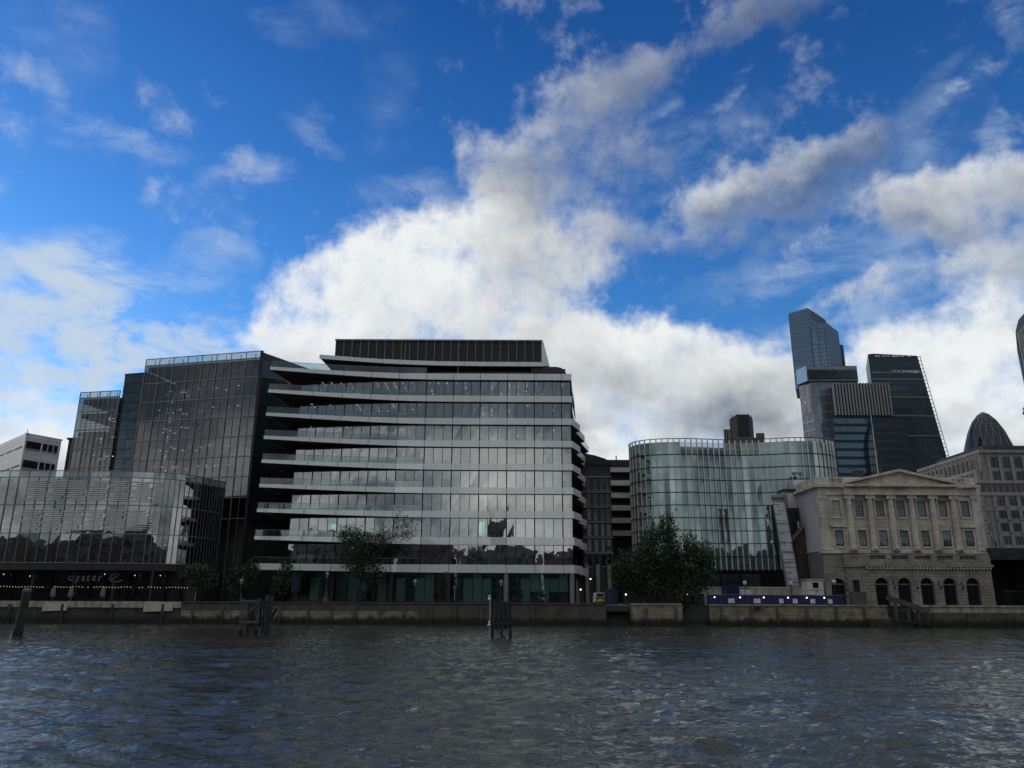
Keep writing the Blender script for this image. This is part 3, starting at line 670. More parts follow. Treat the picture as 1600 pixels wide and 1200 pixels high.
# ------------------------------------------------------------------ dark double-skin glass offices, left
def skin_office(label, a, b, zs, ztop, cols, side=None, side_cols=0, light=0.3, base_z=GZ):
    """zs: floor lines from the top down; a->b is the river face, left to right"""
    cx, cy = (a[0]+b[0])/2, (a[1]+b[1])/2 + 8
    t = thing('glass_office', label, 'building', (cx, cy, base_z))
    l = math.hypot(b[0]-a[0], b[1]-a[1]); nx, ny = -(b[1]-a[1])/l, (b[0]-a[0])/l      # inward normal
    off = lambda p, d: (p[0]+nx*d, p[1]+ny*d)
    for i in range(len(zs) - 1):
        z1, z0 = zs[i] - 0.05, zs[i+1] + 0.05
        for c in range(cols):
            pane(t, lerp(a, b, c/cols), lerp(a, b, (c+1)/cols), z0, z1, 'glass_dark', gap=0.06, j=0.012)
        # slab edge, ceiling void and inner glazing behind the outer skin
        MB().slab(off(a, 1.2), off(b, 1.2), zs[i]-1.0, zs[i]-0.1, zs[i]-1.0, zs[i]-0.1, 12).build('floor_slab', 'interior', t)
        lv = MB()
        for k in range(6):
            z = z0 + (k + 0.6) * (z1 - z0) / 6.6
            lv.slab(off(a, 0.75), off(b, 0.75), z, z+0.10, z, z+0.10, 0.12)
        lv.build('louvre_blades', 'grey_metal', t, kind='stuff')
        if light:
            lm = MB()
            for k in range(int(42 * light)):
                if random.random() < 0.35: continue
                p = off(lerp(a, b, random.uniform(0.05, 0.97)), random.uniform(2.0, 8.0))
                lm.box(p[0]-0.25, p[0]+0.25, p[1]-0.09, p[1]+0.09, zs[i]-1.12-0.05, zs[i]-1.06)
            if i > 0 and lm.v: lm.build('ceiling_lights', 'office_light', t, kind='stuff')
    MB().slab(off(a, 11), off(b, 11), base_z, zs[0], base_z, zs[0], 0.3).build('core_wall', 'interior', t)
    for c in range(cols * 2 + 1):
        p = off(lerp(a, b, c/(cols*2)), -0.12)
        w = 0.16 if c % 2 == 0 else 0.07
        MB().bar((p[0], p[1], base_z), (p[0], p[1], zs[0] if c % 2 else ztop), w).build('mullion', 'grey_metal', t)
    for z in zs:
        p, q = off(a, -0.1), off(b, -0.1)
        MB().bar((p[0], p[1], z), (q[0], q[1], z), 0.2).build('transom', 'grey_metal', t)
    # open glass parapet
    for c in range(cols):
        pane(t, lerp(a, b, c/cols), lerp(a, b, (c+1)/cols), zs[0]+0.1, ztop, 'glass_clear', gap=0.05, name='parapet_pane')
        p = off(lerp(a, b, (c+0.5)/cols), 0.7)
        MB().bar((p[0], p[1], zs[0]), (p[0], p[1], ztop-0.25), 0.12).build('parapet_post', 'dark_metal', t)
    p, q = off(a, -0.08), off(b, -0.08)
    MB().bar((p[0], p[1], ztop), (q[0], q[1], ztop), 0.16).build('parapet_rail', 'grey_metal', t)
    back = [off(b, 14), off(a, 14)]
    MB().prism([off(a, 1.2), off(b, 1.2)] + back, zs[0]-0.08, zs[0]+0.04).build('roof', 'roof_dark', t)
    if side:
        s = [b] + side
        for p, q in zip(s, s[1:]):
            for i in range(len(zs) - 1):
                for c in range(side_cols):
                    pane(t, lerp(p, q, c/side_cols), lerp(p, q, (c+1)/side_cols), zs[i+1]+0.04, zs[i]-0.04, 'glass_core', gap=0.03, j=0.02)
            MB().slab(p, q, zs[0], ztop-0.2, zs[0], ztop-0.2, 0.2).build('side_parapet', 'dark_metal', t)
            for z in zs: MB().bar((p[0]+0.05, p[1], z), (q[0]+0.05, q[1], z), 0.12).build('transom', 'dark_metal', t)
        MB().bar((b[0]+0.1, b[1]-0.1, base_z), (b[0]+0.1, b[1]-0.1, ztop), 0.55).build('corner_post', 'louvre_black', t)
        MB().prism([off(a,11.4), (b[0]-0.6,b[1]+1.5), (side[-1][0]-0.6, side[-1][1]), (a[0]+10, a[1]+30)], base_z, zs[0]-0.2).build('side_core', 'interior', t)
    return t
zs = [56.4, 52.0, 47.5, 43.0, 38.55, 34.1, 29.7, 25.2, 20.7]
big = skin_office('tall dark glass office with open glass parapet, left of the banded office', (-85.4, 172.0), (-56.3, 165.0), zs, 58.0, 8, [(-43.5, 187.5)], 6, 0.75)
zs2 = [49.6, 46.2, 41.8, 37.4, 33.0, 28.6]
skin_office('narrower dark glass office wing at the far left behind the pavilion', (-101.8, 176.0), (-91.4, 173.9), zs2, 51.0, 4, None, 0, 0.35)
def stair_core():
    a, b = (-91.2, 174.4), (-85.5, 172.9)
    t = thing('stair_tower', 'slim teal glass stair tower between the two dark offices', 'building', (-88.4, 178, GZ))
    z = 54.9
    for i in range(12):
        zn = z - 4.45 / 2
        for c in range(2): pane(t, lerp(a, b, c/2), lerp(a, b, (c+1)/2), zn + 0.05, z - 0.05, 'glass_core', gap=0.02, j=0.02)
        z = zn
    MB().prism([(-91.1, 174.6), (-85.4, 173.1), (-83, 182), (-89, 184)], GZ, 54.95).build('core', 'louvre_black', t)
    MB().slab((-91.3, 174.3), (-85.4, 172.75), 54.9, 55.2, 54.9, 55.2, 6).build('roof_edge', 'dark_metal', t)
stair_core()

# ------------------------------------------------------------------ white clad building, far left
def white_block():
    t = thing('white_building', 'pale clad office block with strip windows at the left edge', 'building', (-125, 200, GZ))
    c, l, r = (-122.0, 190.0), (-146.0, 212.5), (-117.6, 198.0)
    MB().prism([l, c, r, (-135, 225)], GZ, 43.9).build('wall', 'clad_white', t)
    MB().slab(lerp(l, c, -0.01), lerp(l, c, 1.012), 43.9, 44.25, 43.9, 44.25, 0.5).build('coping', 'pale_metal', t)
    MB().slab(c, lerp(c, r, 1.03), 43.9, 44.25, 43.9, 44.25, 0.5).build('coping', 'pale_metal', t)
    for z0 in (40.4, 35.6, 30.8):
        for s0, s1 in ((0.04, 0.44), (0.5, 0.62), (0.66, 0.78), (0.82, 0.92)):
            p, q = lerp(c, r, s0), lerp(c, r, s1)
            w = MB().slab((p[0]+0.12, p[1]-0.06), (q[0]+0.12, q[1]-0.06), z0, z0+1.9, z0, z0+1.9, 0.1).build('window', 'glass_black', t)
            MB().slab((p[0]+0.2, p[1]-0.1), (q[0]+0.2, q[1]-0.1), z0-0.15, z0, z0-0.15, z0, 0.2).build('sill', 'pale_metal', w)
        for k in range(4):
            p, q = lerp(l, c, 0.04+k*0.24), lerp(l, c, 0.24+k*0.24)
            MB().slab((p[0]-0.04, p[1]-0.05), (q[0]-0.04, q[1]-0.05), z0+0.3, z0+0.75, z0+0.3, z0+0.75, 0.1).build('window', 'glass_core', t)
    MB().bar((-122.0, 190.2, 44.2), (-122.0, 190.2, 45.3), 0.1).build('aerial', 'dark_metal', t)
    t2 = thing('brown_block', 'dark flat roofed block just behind the pale clad office', 'building', (-114, 215, GZ))
    MB().box(-121, -108, 207, 225, GZ, 46.0).build('wall', 'dark_masonry', t2)
    MB().box(-121.4, -107.6, 206.6, 225.4, 46.0, 46.5).build('roof_edge', 'roof_dark', t2)
    for x in (-118, -115.4, -112.8): MB().box(x, x+1.5, 206.9, 207.05, 42.2, 44.2).build('window', 'glass_black', t2)
white_block()

# ------------------------------------------------------------------ low glass pavilion with the restaurant
def pavilion():
    t = thing('glass_pavilion', 'low curved glass pavilion over a restaurant at the left edge', 'building', (-80, 152, GZ))
    path = smooth_path([(-118.5, 151.0), (-108.0, 148.0), (-97.5, 146.5), (-88.0, 145.9), (-78.0, 145.9), (-70.5, 146.6), (-65.6, 148.3), (-62.6, 151.4), (-60.9, 155.5)], 5) + [(-59.6, 160.5)]
    L = path_len(path); lev = [27.6, 26.35, 21.15, 15.85, 10.5]
    step = 3.9; s = 0.0; stops = [0.0]
    while s < L - 0.5:
        p = along(path, s); st = step if p[0] < -72 else (1.95 if p[1] < 151.5 else 1.7)
        s = min(s + st, L); stops.append(s)
    for i, (s0, s1) in enumerate(zip(stops, stops[1:])):
        a, b = along(path, s0), along(path, s1); side = (a[1] + b[1]) / 2 > 153.6 and a[0] > -70
        for k in range(4):
            pane(t, a, b, lev[k+1] + 0.05, lev[k] - 0.05, 'glass_clear' if k == 0 else ('glass_dark' if side else 'glass_pav'), gap=0.04, j=0.02)
            if not side and k > 0:
                dx, dy = b[0]-a[0], b[1]-a[1]; l = math.hypot(dx, dy); nx, ny = -dy/l, dx/l
                a1, b1 = (a[0]-nx*0.32, a[1]-ny*0.32), (b[0]-nx*0.32, b[1]-ny*0.32)
                if k < 3:                                  # pale louvres added outside the glass for its bright striped reflection
                    lv = MB(); zc = lev[k] - (0.9 if k == 1 else 1.1)
                    lo = lev[k+1] + 0.35; gone = a[0] < -93 or a[0] > -67.5
                    while zc > lo and not gone:
                        wl = 0.03 + random.choice((0, 0, 0.22)); wr = 1 - random.choice((0.03, 0.03, 0.2))
                        lv.slab(lerp(a1, b1, wl), lerp(a1, b1, wr), zc, zc+0.19, zc, zc+0.19, 0.10); zc -= 0.36
                    if lv.v: lv.build('glint_louvre', 'louvre_white', t, kind='stuff')
        for k in (0.0, 0.5):
            q = along(path, s0 + (s1 - s0) * k); q = (q[0], q[1] - 0.1) if not side else (q[0]+0.1, q[1])
            ang = MB().bar((q[0], q[1], 10.4), (q[0], q[1], 27.6 if k == 0 else 26.3), 0.09 if not side else 0.12, 0.09 if not side else 0.3)
            ang.build('mullion', 'grey_metal' if not side else 'timber_pale', t)
    for k, z in enumerate(lev):
        m = MB()
        for a, b in zip(path, path[1:]): m.bar((a[0], a[1]-0.08, z), (b[0], b[1]-0.08, z), 0.14)
        m.build('transom', 'grey_metal', t)
    inner = [(p[0]-0.3, p[1]+1.0) for p in path]
    for z in (26.3, 21.1, 15.8):
        MB().prism(inner + [(-117, 168)], z-0.7, z-0.1).build('floor_slab', 'ceiling', t)
    MB().prism([(-118, 155), (-66.5, 155), (-63.5, 159), (-62.5, 161), (-118, 170)], 9.4, 26.2).build('core_wall', 'interior', t)
    MB().prism([(p[0], p[1]-0.35) for p in path] + [(-117, 168)], 9.2, 10.3).build('first_floor_slab', 'dark_metal', t)
    # restaurant storey
    for x in np.arange(-116, -62, 3.0):
        pane(t, (x, 150.6), (x+3.0, 150.6), GZ+0.02, 9.15, 'glass_black', gap=0.05)
    for x in (-111, -103.5, -96, -88.5, -81, -73.5, -66.5):
        MB().bar((x, 147.4, GZ), (x, 147.4, 9.2), 0.5, n=12).build('column', 'dark_metal', t)
    MB().box(-117, -60, 151.2, 166, GZ, 9.15).build('restaurant_core', 'roof_dark', t)
    # sign lettering over the restaurant
    cu = bpy.data.curves.new('sign_text', 'FONT'); cu.body = 'oyster'; cu.size = 1.9; cu.extrude = 0.04; cu.space_character = 1.28
    tmp = bpy.data.objects.new('sign_text', cu); COL.objects.link(tmp); tmp.rotation_euler = (R(90), 0, 0)
    dg = bpy.context.evaluated_depsgraph_get(); me = bpy.data.meshes.new_from_object(tmp.evaluated_get(dg))
    bpy.data.objects.remove(tmp)
    me.transform(Matrix.Rotation(R(90), 4, 'X')); me.materials.clear(); me.materials.append(M['sign_grey'])
    sg = link('sign_lettering', me, t); sg.location = Vector((-82.0, 147.3, 7.35)) - t.location
    sg['label'] = 'grey lettering reading oyster'
    w = MB()                                               # the swash at the end of the name
    for r, a0, a1 in ((1.0, 60, 175), (0.7, 70, 175)):
        pts = [(-73.2 + r*1.2*math.cos(R(a)), 147.3, 7.6 + r*0.9*math.sin(R(a)) - (1-r)*0.6) for a in np.linspace(a0, a1, 7)]
        for p, q in zip(pts, pts[1:]): w.bar(p, q, 0.1)
    for p, q in zip([(-74.3,147.3,7.5),(-73.6,147.3,7.15),(-72.7,147.3,7.2)], [(-73.6,147.3,7.15),(-72.7,147.3,7.2),(-71.9,147.3,7.5)]): w.bar(p, q, 0.1)
    w.build('sign_swash', 'sign_grey', t)
    for x, z in ((-90.5, 8.2), (-76.5, 8.6), (-70.8, 8.4), (-66, 8.4), (-98.5, 8.5), (-95.5, 8.5)):
        MB().lathe(x, 149.5, [(0.03, z-0.1), (0.12, z), (0.03, z+0.1)], 8).build('downlight', 'warm_light', t)
pavilion()
def string_lights():
    t = thing('string_lights', 'row of small warm bulbs strung along the restaurant terrace', 'lights', (-80, 144.5, 6.0))
    cable = MB(); bulbs = MB(); px = None
    for i, x in enumerate(np.arange(-97, -57, 0.55)):
        z = 6.35 - 0.14 * math.sin(math.pi * ((x / 4.4) % 1)); p = (x, 145.6, z)
        if px: cable.bar(px, p, 0.025)
        px = p
        if random.random() < 0.8: bulbs.lathe(x, 145.6, [(0.02, z-0.14), (0.065, z-0.08), (0.02, z-0.01)], 6)
    cable.build('cable', 'rubber', t); bulbs.build('bulbs', 'warm_light', t, kind='stuff')
    for x in (-97, -88.2, -79.4, -70.6, -61.8): MB().bar((x, 145.6, GZ), (x, 145.6, 6.5), 0.07).build('post', 'dark_metal', t)
string_lights()
def parasol(x, label):
    t = thing('parasol', label, 'parasol', (x, 144.2, GZ), 'closed parasols on the restaurant terrace')
    MB().lathe(x, 144.2, [(0.35, GZ), (0.35, GZ+0.08), (0.06, GZ+0.12)], 10).build('base', 'dark_metal', t)
    MB().bar((x, 144.2, GZ), (x, 144.2, GZ+2.6), 0.06, n=8).build('pole', 'grey_metal', t)
    MB().lathe(x, 144.2, [(0.34, GZ+0.75), (0.46, GZ+0.95), (0.42, GZ+1.7), (0.3, GZ+2.3), (0.05, GZ+2.62)], 10).build('folded_canopy', 'parasol_cloth', t)
parasol(-82.6, 'closed grey parasol on the terrace, left of three')
parasol(-79.4, 'closed grey parasol on the terrace, middle of three')
parasol(-73.6, 'closed grey parasol on the terrace, right of three')
parasol(-95.5, 'closed grey parasol at the far left end of the terrace')

# ------------------------------------------------------------------ street between: two dark buildings
def masonry_block():
    t = thing('masonry_building', 'dark masonry building with curved roof seen down the side street', 'building', (20, 182, GZ))
    MB().box(16.0, 22.6, 175, 195, GZ, 34.2).build('wall', 'dark_masonry', t)
    prof = [(15.8, 34.2), (22.9, 34.2), (22.9, 34.6), (21.5, 35.6), (19, 36.4), (15.8, 37.0)]; n = len(prof); m = MB()
    m.v = [(x, 174.6, z) for x, z in prof] + [(x, 195, z) for x, z in prof]
    m.f = [tuple(range(n)), tuple(reversed(range(n, 2*n)))] + [(i, n+i, n+(i+1) % n, (i+1) % n) for i in range(n)]
    m.build('roof', 'roof_dark', t, fix=True)
    for r, z in enumerate((31.0, 27.6, 24.2, 20.8, 17.4, 14.0)):
        for x in (17.1, 18.6, 20.1, 21.4):
            w = MB().box(x, x+0.75, 174.93, 175.1, z-2.4, z).build('window', 'glass_black', t)
            MB().box(x-0.1, x+0.85, 174.75, 174.98, z-2.6, z-2.42).build('sill', 'office_stone', w)
        MB().box(16.0, 22.7, 174.8, 175.0, z+0.35, z+0.6).build('string_course', 'office_stone', t)
    for x in (16.3, 18.7, 21.2): MB().box(x, x+0.8, 174.4, 175.0, GZ, 12.0).build('pilaster', 'office_stone', t)
    t = thing('balcony_block', 'block of flats with pale balcony bands, partly behind the big tree', 'building', (26, 205, GZ))
    MB().box(25.0, 31.6, 200, 220, GZ, 38.0).build('wall', 'dark_masonry', t)
    for z in (36.5, 33.0, 29.8, 26.6, 23.4, 20.2):
        MB().box(25.2, 31.4, 198.6, 200, z-0.25, z).build('balcony_floor', 'roof_dark', t)
        MB().box(25.3, 31.3, 198.6, 198.7, z, z+1.3).build('balcony_front', 'louvre_white', t)
    MB().box(24.6, 32.0, 198.2, 220, 38.0, 39.6).build('roof_edge', 'roof_dark', t)
    MB().box(28.0, 28.3, 205, 205.3, 39.6, 42.0).build('flue', 'grey_metal', t)
masonry_block()
t = thing('street_end_block', 'plain dark block closing the far end of the side street', 'building', (15, 230, GZ))
MB().box(0, 36, 224, 240, GZ, 27).build('wall', 'dark_masonry', t)
for r in range(6):
    for c in range(8): MB().box(13.0+c*1.6, 13.9+c*1.6, 223.9, 223.98, 6+r*3.4, 8+r*3.4).build('window', 'glass_black', t)

# ------------------------------------------------------------------ curved glass office with fins
def curved_office():
    t = thing('curved_office', 'teal glass office with wavy front and pale vertical fins', 'building', (50, 185, GZ))
    pts = [(30.2, 182.0), (28.0, 178.0), (27.2, 174.2), (28.7, 170.5), (32.6, 168.3), (38.4, 167.6), (43, 168.1), (47.6, 168.8), (52, 168.6), (56.8, 167.4), (61.8, 166.0), (67.2, 166.3), (71.3, 169.0), (73.2, 173.5), (73.6, 180.0)]
    path = smooth_path(pts, 8); L = path_len(path)
    zl = [35.4, 32.6, 29.8, 27.05, 24.3, 21.6, 18.9, 16.2, 13.45, 10.7]
    n = int(L / 1.27); st = L / n; quads = []
    for i in range(n):
        a, b = along(path, i*st), along(path, (i+1)*st)
        quads.append((a, b, 35.45, 38.2, 'glass_teal' if not 17 <= i <= 30 else 'glass_clear'))
        for z1, z0 in zip(zl, zl[1:]): quads.append((a, b, z0+0.05, z1-0.05, 'glass_teal'))
    mid = lambda q: ((q[0][0]+q[1][0])/2, (q[0][1]+q[1][1])/2)
    vis = lambda q: (q[3]-q[2]) * abs((q[1][0]-q[0][0])*mid(q)[1] - (q[1][1]-q[0][1])*mid(q)[0]) - (100 if q[2] < 15 and mid(q)[0] < 42 else 0) - (100 if mid(q)[0] > 58 and q[2] < 28 else 0)
    quads.sort(key=vis, reverse=True)
    for q in quads[:300]: pane(t, q[0], q[1], q[2], q[3], q[4], gap=0.03, j=0.005)
    rest = {}
    for a, b, z0, z1, mt in quads[300:]: rest.setdefault(mt, MB()).slab(a, b, z0, z1, z0, z1, 0.03)
    for mt, m in rest.items(): m.build('panes', mt, t, kind='stuff')
    for i in range(n + 1):
        p = along(path, i*st); q = along(path, min(i*st+0.1, L)); p0 = along(path, max(i*st-0.1, 0))
        dx, dy = q[0]-p0[0], q[1]-p0[1]; l = math.hypot(dx, dy); ox, oy = dy/l, -dx/l
        MB().slab((p[0]-dx/l*0.11+ox*0.26, p[1]-dy/l*0.11+oy*0.26), (p[0]+dx/l*0.11+ox*0.26, p[1]+dy/l*0.11+oy*0.26), 10.5, 38.75, 10.5, 38.75, 0.24).build('fin', 'fin_stone', t)
    for z in zl + [38.9]:
        m = MB()
        for a, b in zip(path[::2], path[2::2]):
            ddx, ddy = b[0]-a[0], b[1]-a[1]; ll = math.hypot(ddx, ddy) or 1; fx, fy = ddy/ll*0.2, -ddx/ll*0.2
            m.bar((a[0]+fx, a[1]+fy, z), (b[0]+fx, b[1]+fy, z), 0.2, 0.15)
        m.build('floor_band', 'dark_metal', t)
    inn = [(p[0]*0.97+1.5, p[1]+1.6) for p in path[::3]]
    MB().prism(inn + [(70, 200), (34, 200)], 10.4, 36.8).build('core', 'roof_dark', t)
    MB().prism([(p[0]*0.95+2.4, p[1]+4.0) for p in path[::4]] + [(68, 199), (35, 199)], 36.8, 37.9).build('roof_plant', 'office_stone', t)
    MB().prism([(p[0]*0.98+1, p[1]+0.9) for p in path[::3]] + [(70, 198), (34, 198)], GZ, 10.38).build('plinth', 'louvre_black', t)
    for x in np.arange(36, 62, 4.2): pane(t, (x, 167.4), (x+3.8, 167.4), 6.2, 9.8, 'glass_core')
solid('fin_stone', (0.74, 0.73, 0.68), (0.64, 0.63, 0.59), rough=0.6, scale=0.4)
curved_office()

# ------------------------------------------------------------------ pedimented stone hall
HX0, HX1, HY = 59.4, 90.4, 150.0
def sash(t, x, z0, w, h, y, hood=False, blind=False, panel=False):
    """sash window in a stone surround: architrave, sill, glass and glazing bars"""
    wd = MB()
    for a, b, c, d in ((x-0.32, x, z0-0.05, z0+h+0.28), (x+w, x+w+0.32, z0-0.05, z0+h+0.28), (x, x+w, z0+h, z0+h+0.28)): wd.box(a, b, y-0.14, y+0.1, c, d)
    win = wd.build('window', 'portland', t)
    MB().box(x, x+w, y+0.16, y+0.2, z0, z0+h).build('pane', 'blind' if blind else 'glass_sash', win)
    if not blind and random.random() < 0.75:
        MB().box(x+0.05, x+w-0.05, y+0.145, y+0.158, z0+h*random.choice((0.5, 0.5, 0.55, 0.75)), z0+h).build('roller_blind', 'film_green' if random.random() < 0.2 else 'sash_blind', win)
    br = MB()
    for k in range(4): br.box(x+k*(w-0.05)/3, x+k*(w-0.05)/3+0.035, y+0.09, y+0.14, z0, z0+h)
    for k in range(5): br.box(x+0.01, x+w-0.01, y+0.085, y+0.135, z0+k*(h-0.06)/4, z0+k*(h-0.06)/4+0.04)
    br.build('glazing_bars', 'pale_metal', win, kind='stuff')
    MB().box(x-0.1, x+w+0.1, y-0.2, y+0.12, z0-0.25, z0-0.055).build('sill', 'white_paint', win)
    if hood:
        MB().box(x-0.7, x+w+0.7, y-0.45, y, z0+h+0.55, z0+h+0.78).build('hood', 'portland', win)
    if panel: MB().box(x-0.05, x+w+0.05, y-0.06, y+0.05, z0-1.25, z0-0.3).build('apron_panel', 'white_paint', win)
def wall_with_holes(x0, x1, z0, z1, y, d, holes, name, mat, parent):
    """wall built of blocks round rectangular openings so that the openings are real"""
    m = MB(); xs = sorted(holes)
    rows = sorted({(h[2], h[3]) for h in holes}); zc = z0
    for (a, b) in rows:
        m.box(x0, x1, y, y+d, zc, a)
        cx = x0
        for h in [h for h in xs if (h[2], h[3]) == (a, b)]:
            m.box(cx, h[0], y, y+d, a, b); cx = h[1]
        m.box(cx, x1, y, y+d, a, b); zc = b
    m.box(x0, x1, y, y+d, zc, z1)
    return m.build(name, mat, parent)
solid('sash_blind', (0.17, 0.18, 0.165), (0.13, 0.14, 0.13), rough=0.8, scale=1)
def arch_panel(x0, x1, z0, z1, y, d, arches, name, mat, parent):
    """rusticated wall with round-headed openings"""
    m = MB(); cx = x0
    for (a, b, sp) in arches:
        m.box(cx, a, y, y+d, z0, z1); r = (b-a)/2; c = (a+b)/2; n = 10
        for k in range(n):
            t0, t1 = math.pi*(1-k/n), math.pi*(1-(k+1)/n)
            xa, xb = c+r*math.cos(t0), c+r*math.cos(t1); za, zb = sp+r*math.sin(t0), sp+r*math.sin(t1)
            m.prism([(xa, y), (xb, y), (xb, y+d), (xa, y+d)], [za, zb, zb, za], z1)
        cx = b
    m.box(cx, x1, y, y+d, z0, z1)
    return m.build(name, mat, parent)
def hall():
    t = thing('stone_hall', 'pale stone classical hall with pediment and column front', 'building', (75, 156, GZ))
    wx = [62.0, 66.45, 70.45, 74.5, 78.55, 82.6, 86.95]; ww = 1.62
    # upper storeys
    holes = [(x, x+ww, 20.0, 23.2) for x in wx] + [(x, x+ww, 14.45, 17.5) for x in wx]
    wall_with_holes(HX0, HX1, 13.55, 24.2, HY, 1.0, holes, 'front_wall', 'portland', t)
    MB().box(HX0+0.3, HX1-0.3, HY+1.02, 176, 13.5, 26.0).build('body', 'roof_dark', t)
    for i, x in enumerate(wx):
        sash(t, x, 20.0, ww, 3.2, HY, blind=(i == 0)); sash(t, x, 14.45, ww, 3.05, HY, hood=i in (0, 6), panel=(i == 3))
    # side wall facing left
    MB().box(HX0-0.06, HX0+0.3, HY+0.6, 176, 13.6, 26.0).build('side_wall', 'render_pale', t)
    MB().box(HX0-0.02, HX0+0.3, HY+0.4, 176, GZ, 13.55).build('side_wall', 'dark_render', t)
    # raised panels between the two rows of windows
    for x in wx: MB().box(x-0.6, x+ww+0.6, HY-0.05, HY, 18.25, 19.35).build('panel', 'portland', t)
    # corner pilasters
    for x0, x1 in ((HX0+0.1, HX0+1.6), (HX1-1.35, HX1-0.1)):
        p = MB().box(x0, x1, HY-0.22, HY, 14.1, 23.4).build('pilaster', 'portland', t)
        MB().box(x0-0.12, x1+0.12, HY-0.34, HY, 23.4, 24.15).build('capital', 'portland', p)
        MB().box(x0-0.12, x1+0.12, HY-0.34, HY, 13.62, 14.1).build('base', 'portland', p)
    # ionic columns
    for cx in (65.2, 69.22, 73.25, 77.28, 81.3, 85.35):
        cy = HY - 0.45
        c = MB().lathe(cx, cy, [(0.60, 14.25), (0.585, 17.5), (0.55, 20.5), (0.50, 23.25)], 20).build('column', 'portland', t, smooth=False)
        m = MB().lathe(cx, cy, [(0.54, 23.25), (0.56, 23.4), (0.52, 23.55)], 16).box(cx-0.78, cx+0.78, cy-0.55, cy+0.55, 23.92, 24.12).box(cx-0.62, cx+0.62, cy-0.5, cy+0.5, 23.55, 23.92)
        for s in (-1, 1):
            m.bar((cx+s*0.70, cy-0.62, 23.62), (cx+s*0.70, cy+0.5, 23.62), 0.52, n=12)
        m.build('capital', 'portland', c)
        MB().lathe(cx, cy, [(0.74, 13.95), (0.76, 14.05), (0.66, 14.15), (0.68, 14.25), (0.6, 14.3)], 16).box(cx-0.8, cx+0.8, cy-0.5, cy+0.45, 13.6, 13.94).build('base', 'portland', c)
    # entablature, stepped forward over the columns
    MB().box(HX0, HX1, HY-0.3, HY+1.0, 24.203, 24.85).build('architrave', 'portland', t)
    MB().box(HX0+0.05, HX1-0.05, HY-0.22, HY+1.0, 24.853, 25.7).build('frieze', 'portland', t)
    MB().box(64.2, 86.4, HY-1.15, HY-0.32, 24.15, 24.85).build('column_architrave', 'portland', t)
    MB().box(64.3, 86.3, HY-1.05, HY-0.32, 24.853, 25.7).build('column_frieze', 'portland', t)
    MB().box(74.3, 75.8, HY-1.09, HY-1.045, 25.1, 25.5).build('date_panel', 'office_stone', t)
    MB().box(HX0-0.6, HX1+0.55, HY-0.85, HY+1.0, 25.703, 26.2).build('cornice', 'portland', t)
    MB().box(64.2, 86.1, HY-1.75, HY-0.86, 25.72, 26.18).build('column_cornice', 'portland', t)
    dn = MB()
    for x in np.arange(63.8, 86.9, 0.55): dn.box(x, x+0.28, HY-1.35, HY-1.06, 25.45, 25.7)
    dn.build('dentils', 'portland', t, kind='stuff')
    # pediment
    L, Rr, cxm, zb, za = 64.3, 86.0, 75.15, 26.2, 28.95
    m = MB(); m.v = [(L+0.9, HY-0.95, zb), (Rr-0.9, HY-0.95, zb), (cxm, HY-0.95, za-0.3), (L+0.9, HY+9, zb), (Rr-0.9, HY+9, zb), (cxm, HY+9, za-0.3)]
    m.f = [(0,1,2),(5,4,3),(0,3,4,1),(1,4,5,2),(2,5,3,0)]; m.build('tympanum', 'portland', t)
    for s, ex in ((-1, L), (1, Rr)):
        m = MB(); y0, y1 = HY-1.75, HY+9
        m.v = [(ex, y0, zb+0.02), (cxm, y0, za-0.33), (cxm, y0, za+0.2), (ex, y0, zb+0.42), (ex, y1, zb+0.02), (cxm, y1, za-0.33), (cxm, y1, za+0.2), (ex, y1, zb+0.42)]
        m.f = [(0,1,2,3),(7,6,5,4),(0,4,5,1),(1,5,6,2),(2,6,7,3),(3,7,4,0)]; m.build('raking_cornice', 'portland', t, fix=True)
    # parapet with balustrade panels
    for x0, x1 in ((HX0-0.1, 62.2), (64.6, 86.0), (88.6, HX1+0.05)): MB().box(x0, x1, HY+0.1, HY+0.8, 26.2, 27.75).build('parapet', 'portland', t)
    for x0, x1 in ((62.2, 64.6), (86.0, 88.6)):
        MB().box(x0, x1, HY+0.15, HY+0.75, 27.5, 27.73).build('parapet_rail', 'portland', t)
        MB().box(x0, x1, HY+0.15, HY+0.75, 26.2, 26.45).build('parapet_base', 'portland', t)
        for x in np.arange(x0+0.2, x1, 0.36): MB().lathe(x, HY+0.45, [(0.08, 26.45), (0.13, 26.7), (0.07, 27.1), (0.1, 27.5)], 8).build('baluster', 'portland', t)
    MB().box(HX0-0.1, HX0+0.6, HY+0.8, 176, 26.2, 27.75).build('parapet', 'portland', t)
    MB().box(HX0-0.7, HX0-0.07, HY+1.0, 176, 25.7, 26.2).build('side_cornice', 'portland', t)
    # plat band at first floor
    MB().box(HX0-0.25, HX1+0.25, HY-0.35, HY+1.0, 13.15, 13.548).build('plat_band', 'portland', t)
    # rusticated base: plain left bay and arcaded terrace block standing forward
    arch_panel(HX0, 63.1, GZ, 13.148, HY, 0.9, [(60.35, 63.05, 7.2)], 'base_wall', 'portland_base', t)
    TY = 147.4
    ar = [(67.45, 69.95, 7.35), (71.62, 74.12, 7.35), (75.85, 78.35, 7.35), (80.05, 82.55, 7.35), (84.3, 86.85, 7.35)]
    arch_panel(65.9, 89.3, GZ, 10.6, TY, 0.9, ar, 'arcade_wall', 'portland_base', t)
    # canted corner bay of the terrace with a narrow niche
    MB().slab((63.1, 149.9), (65.9, TY), GZ, 10.6, GZ, 10.6, 0.9).build('corner_bay', 'portland_base', t)
    c0, c1 = lerp((63.1, 149.9), (65.9, TY), 0.35), lerp((63.1, 149.9), (65.9, TY), 0.65)
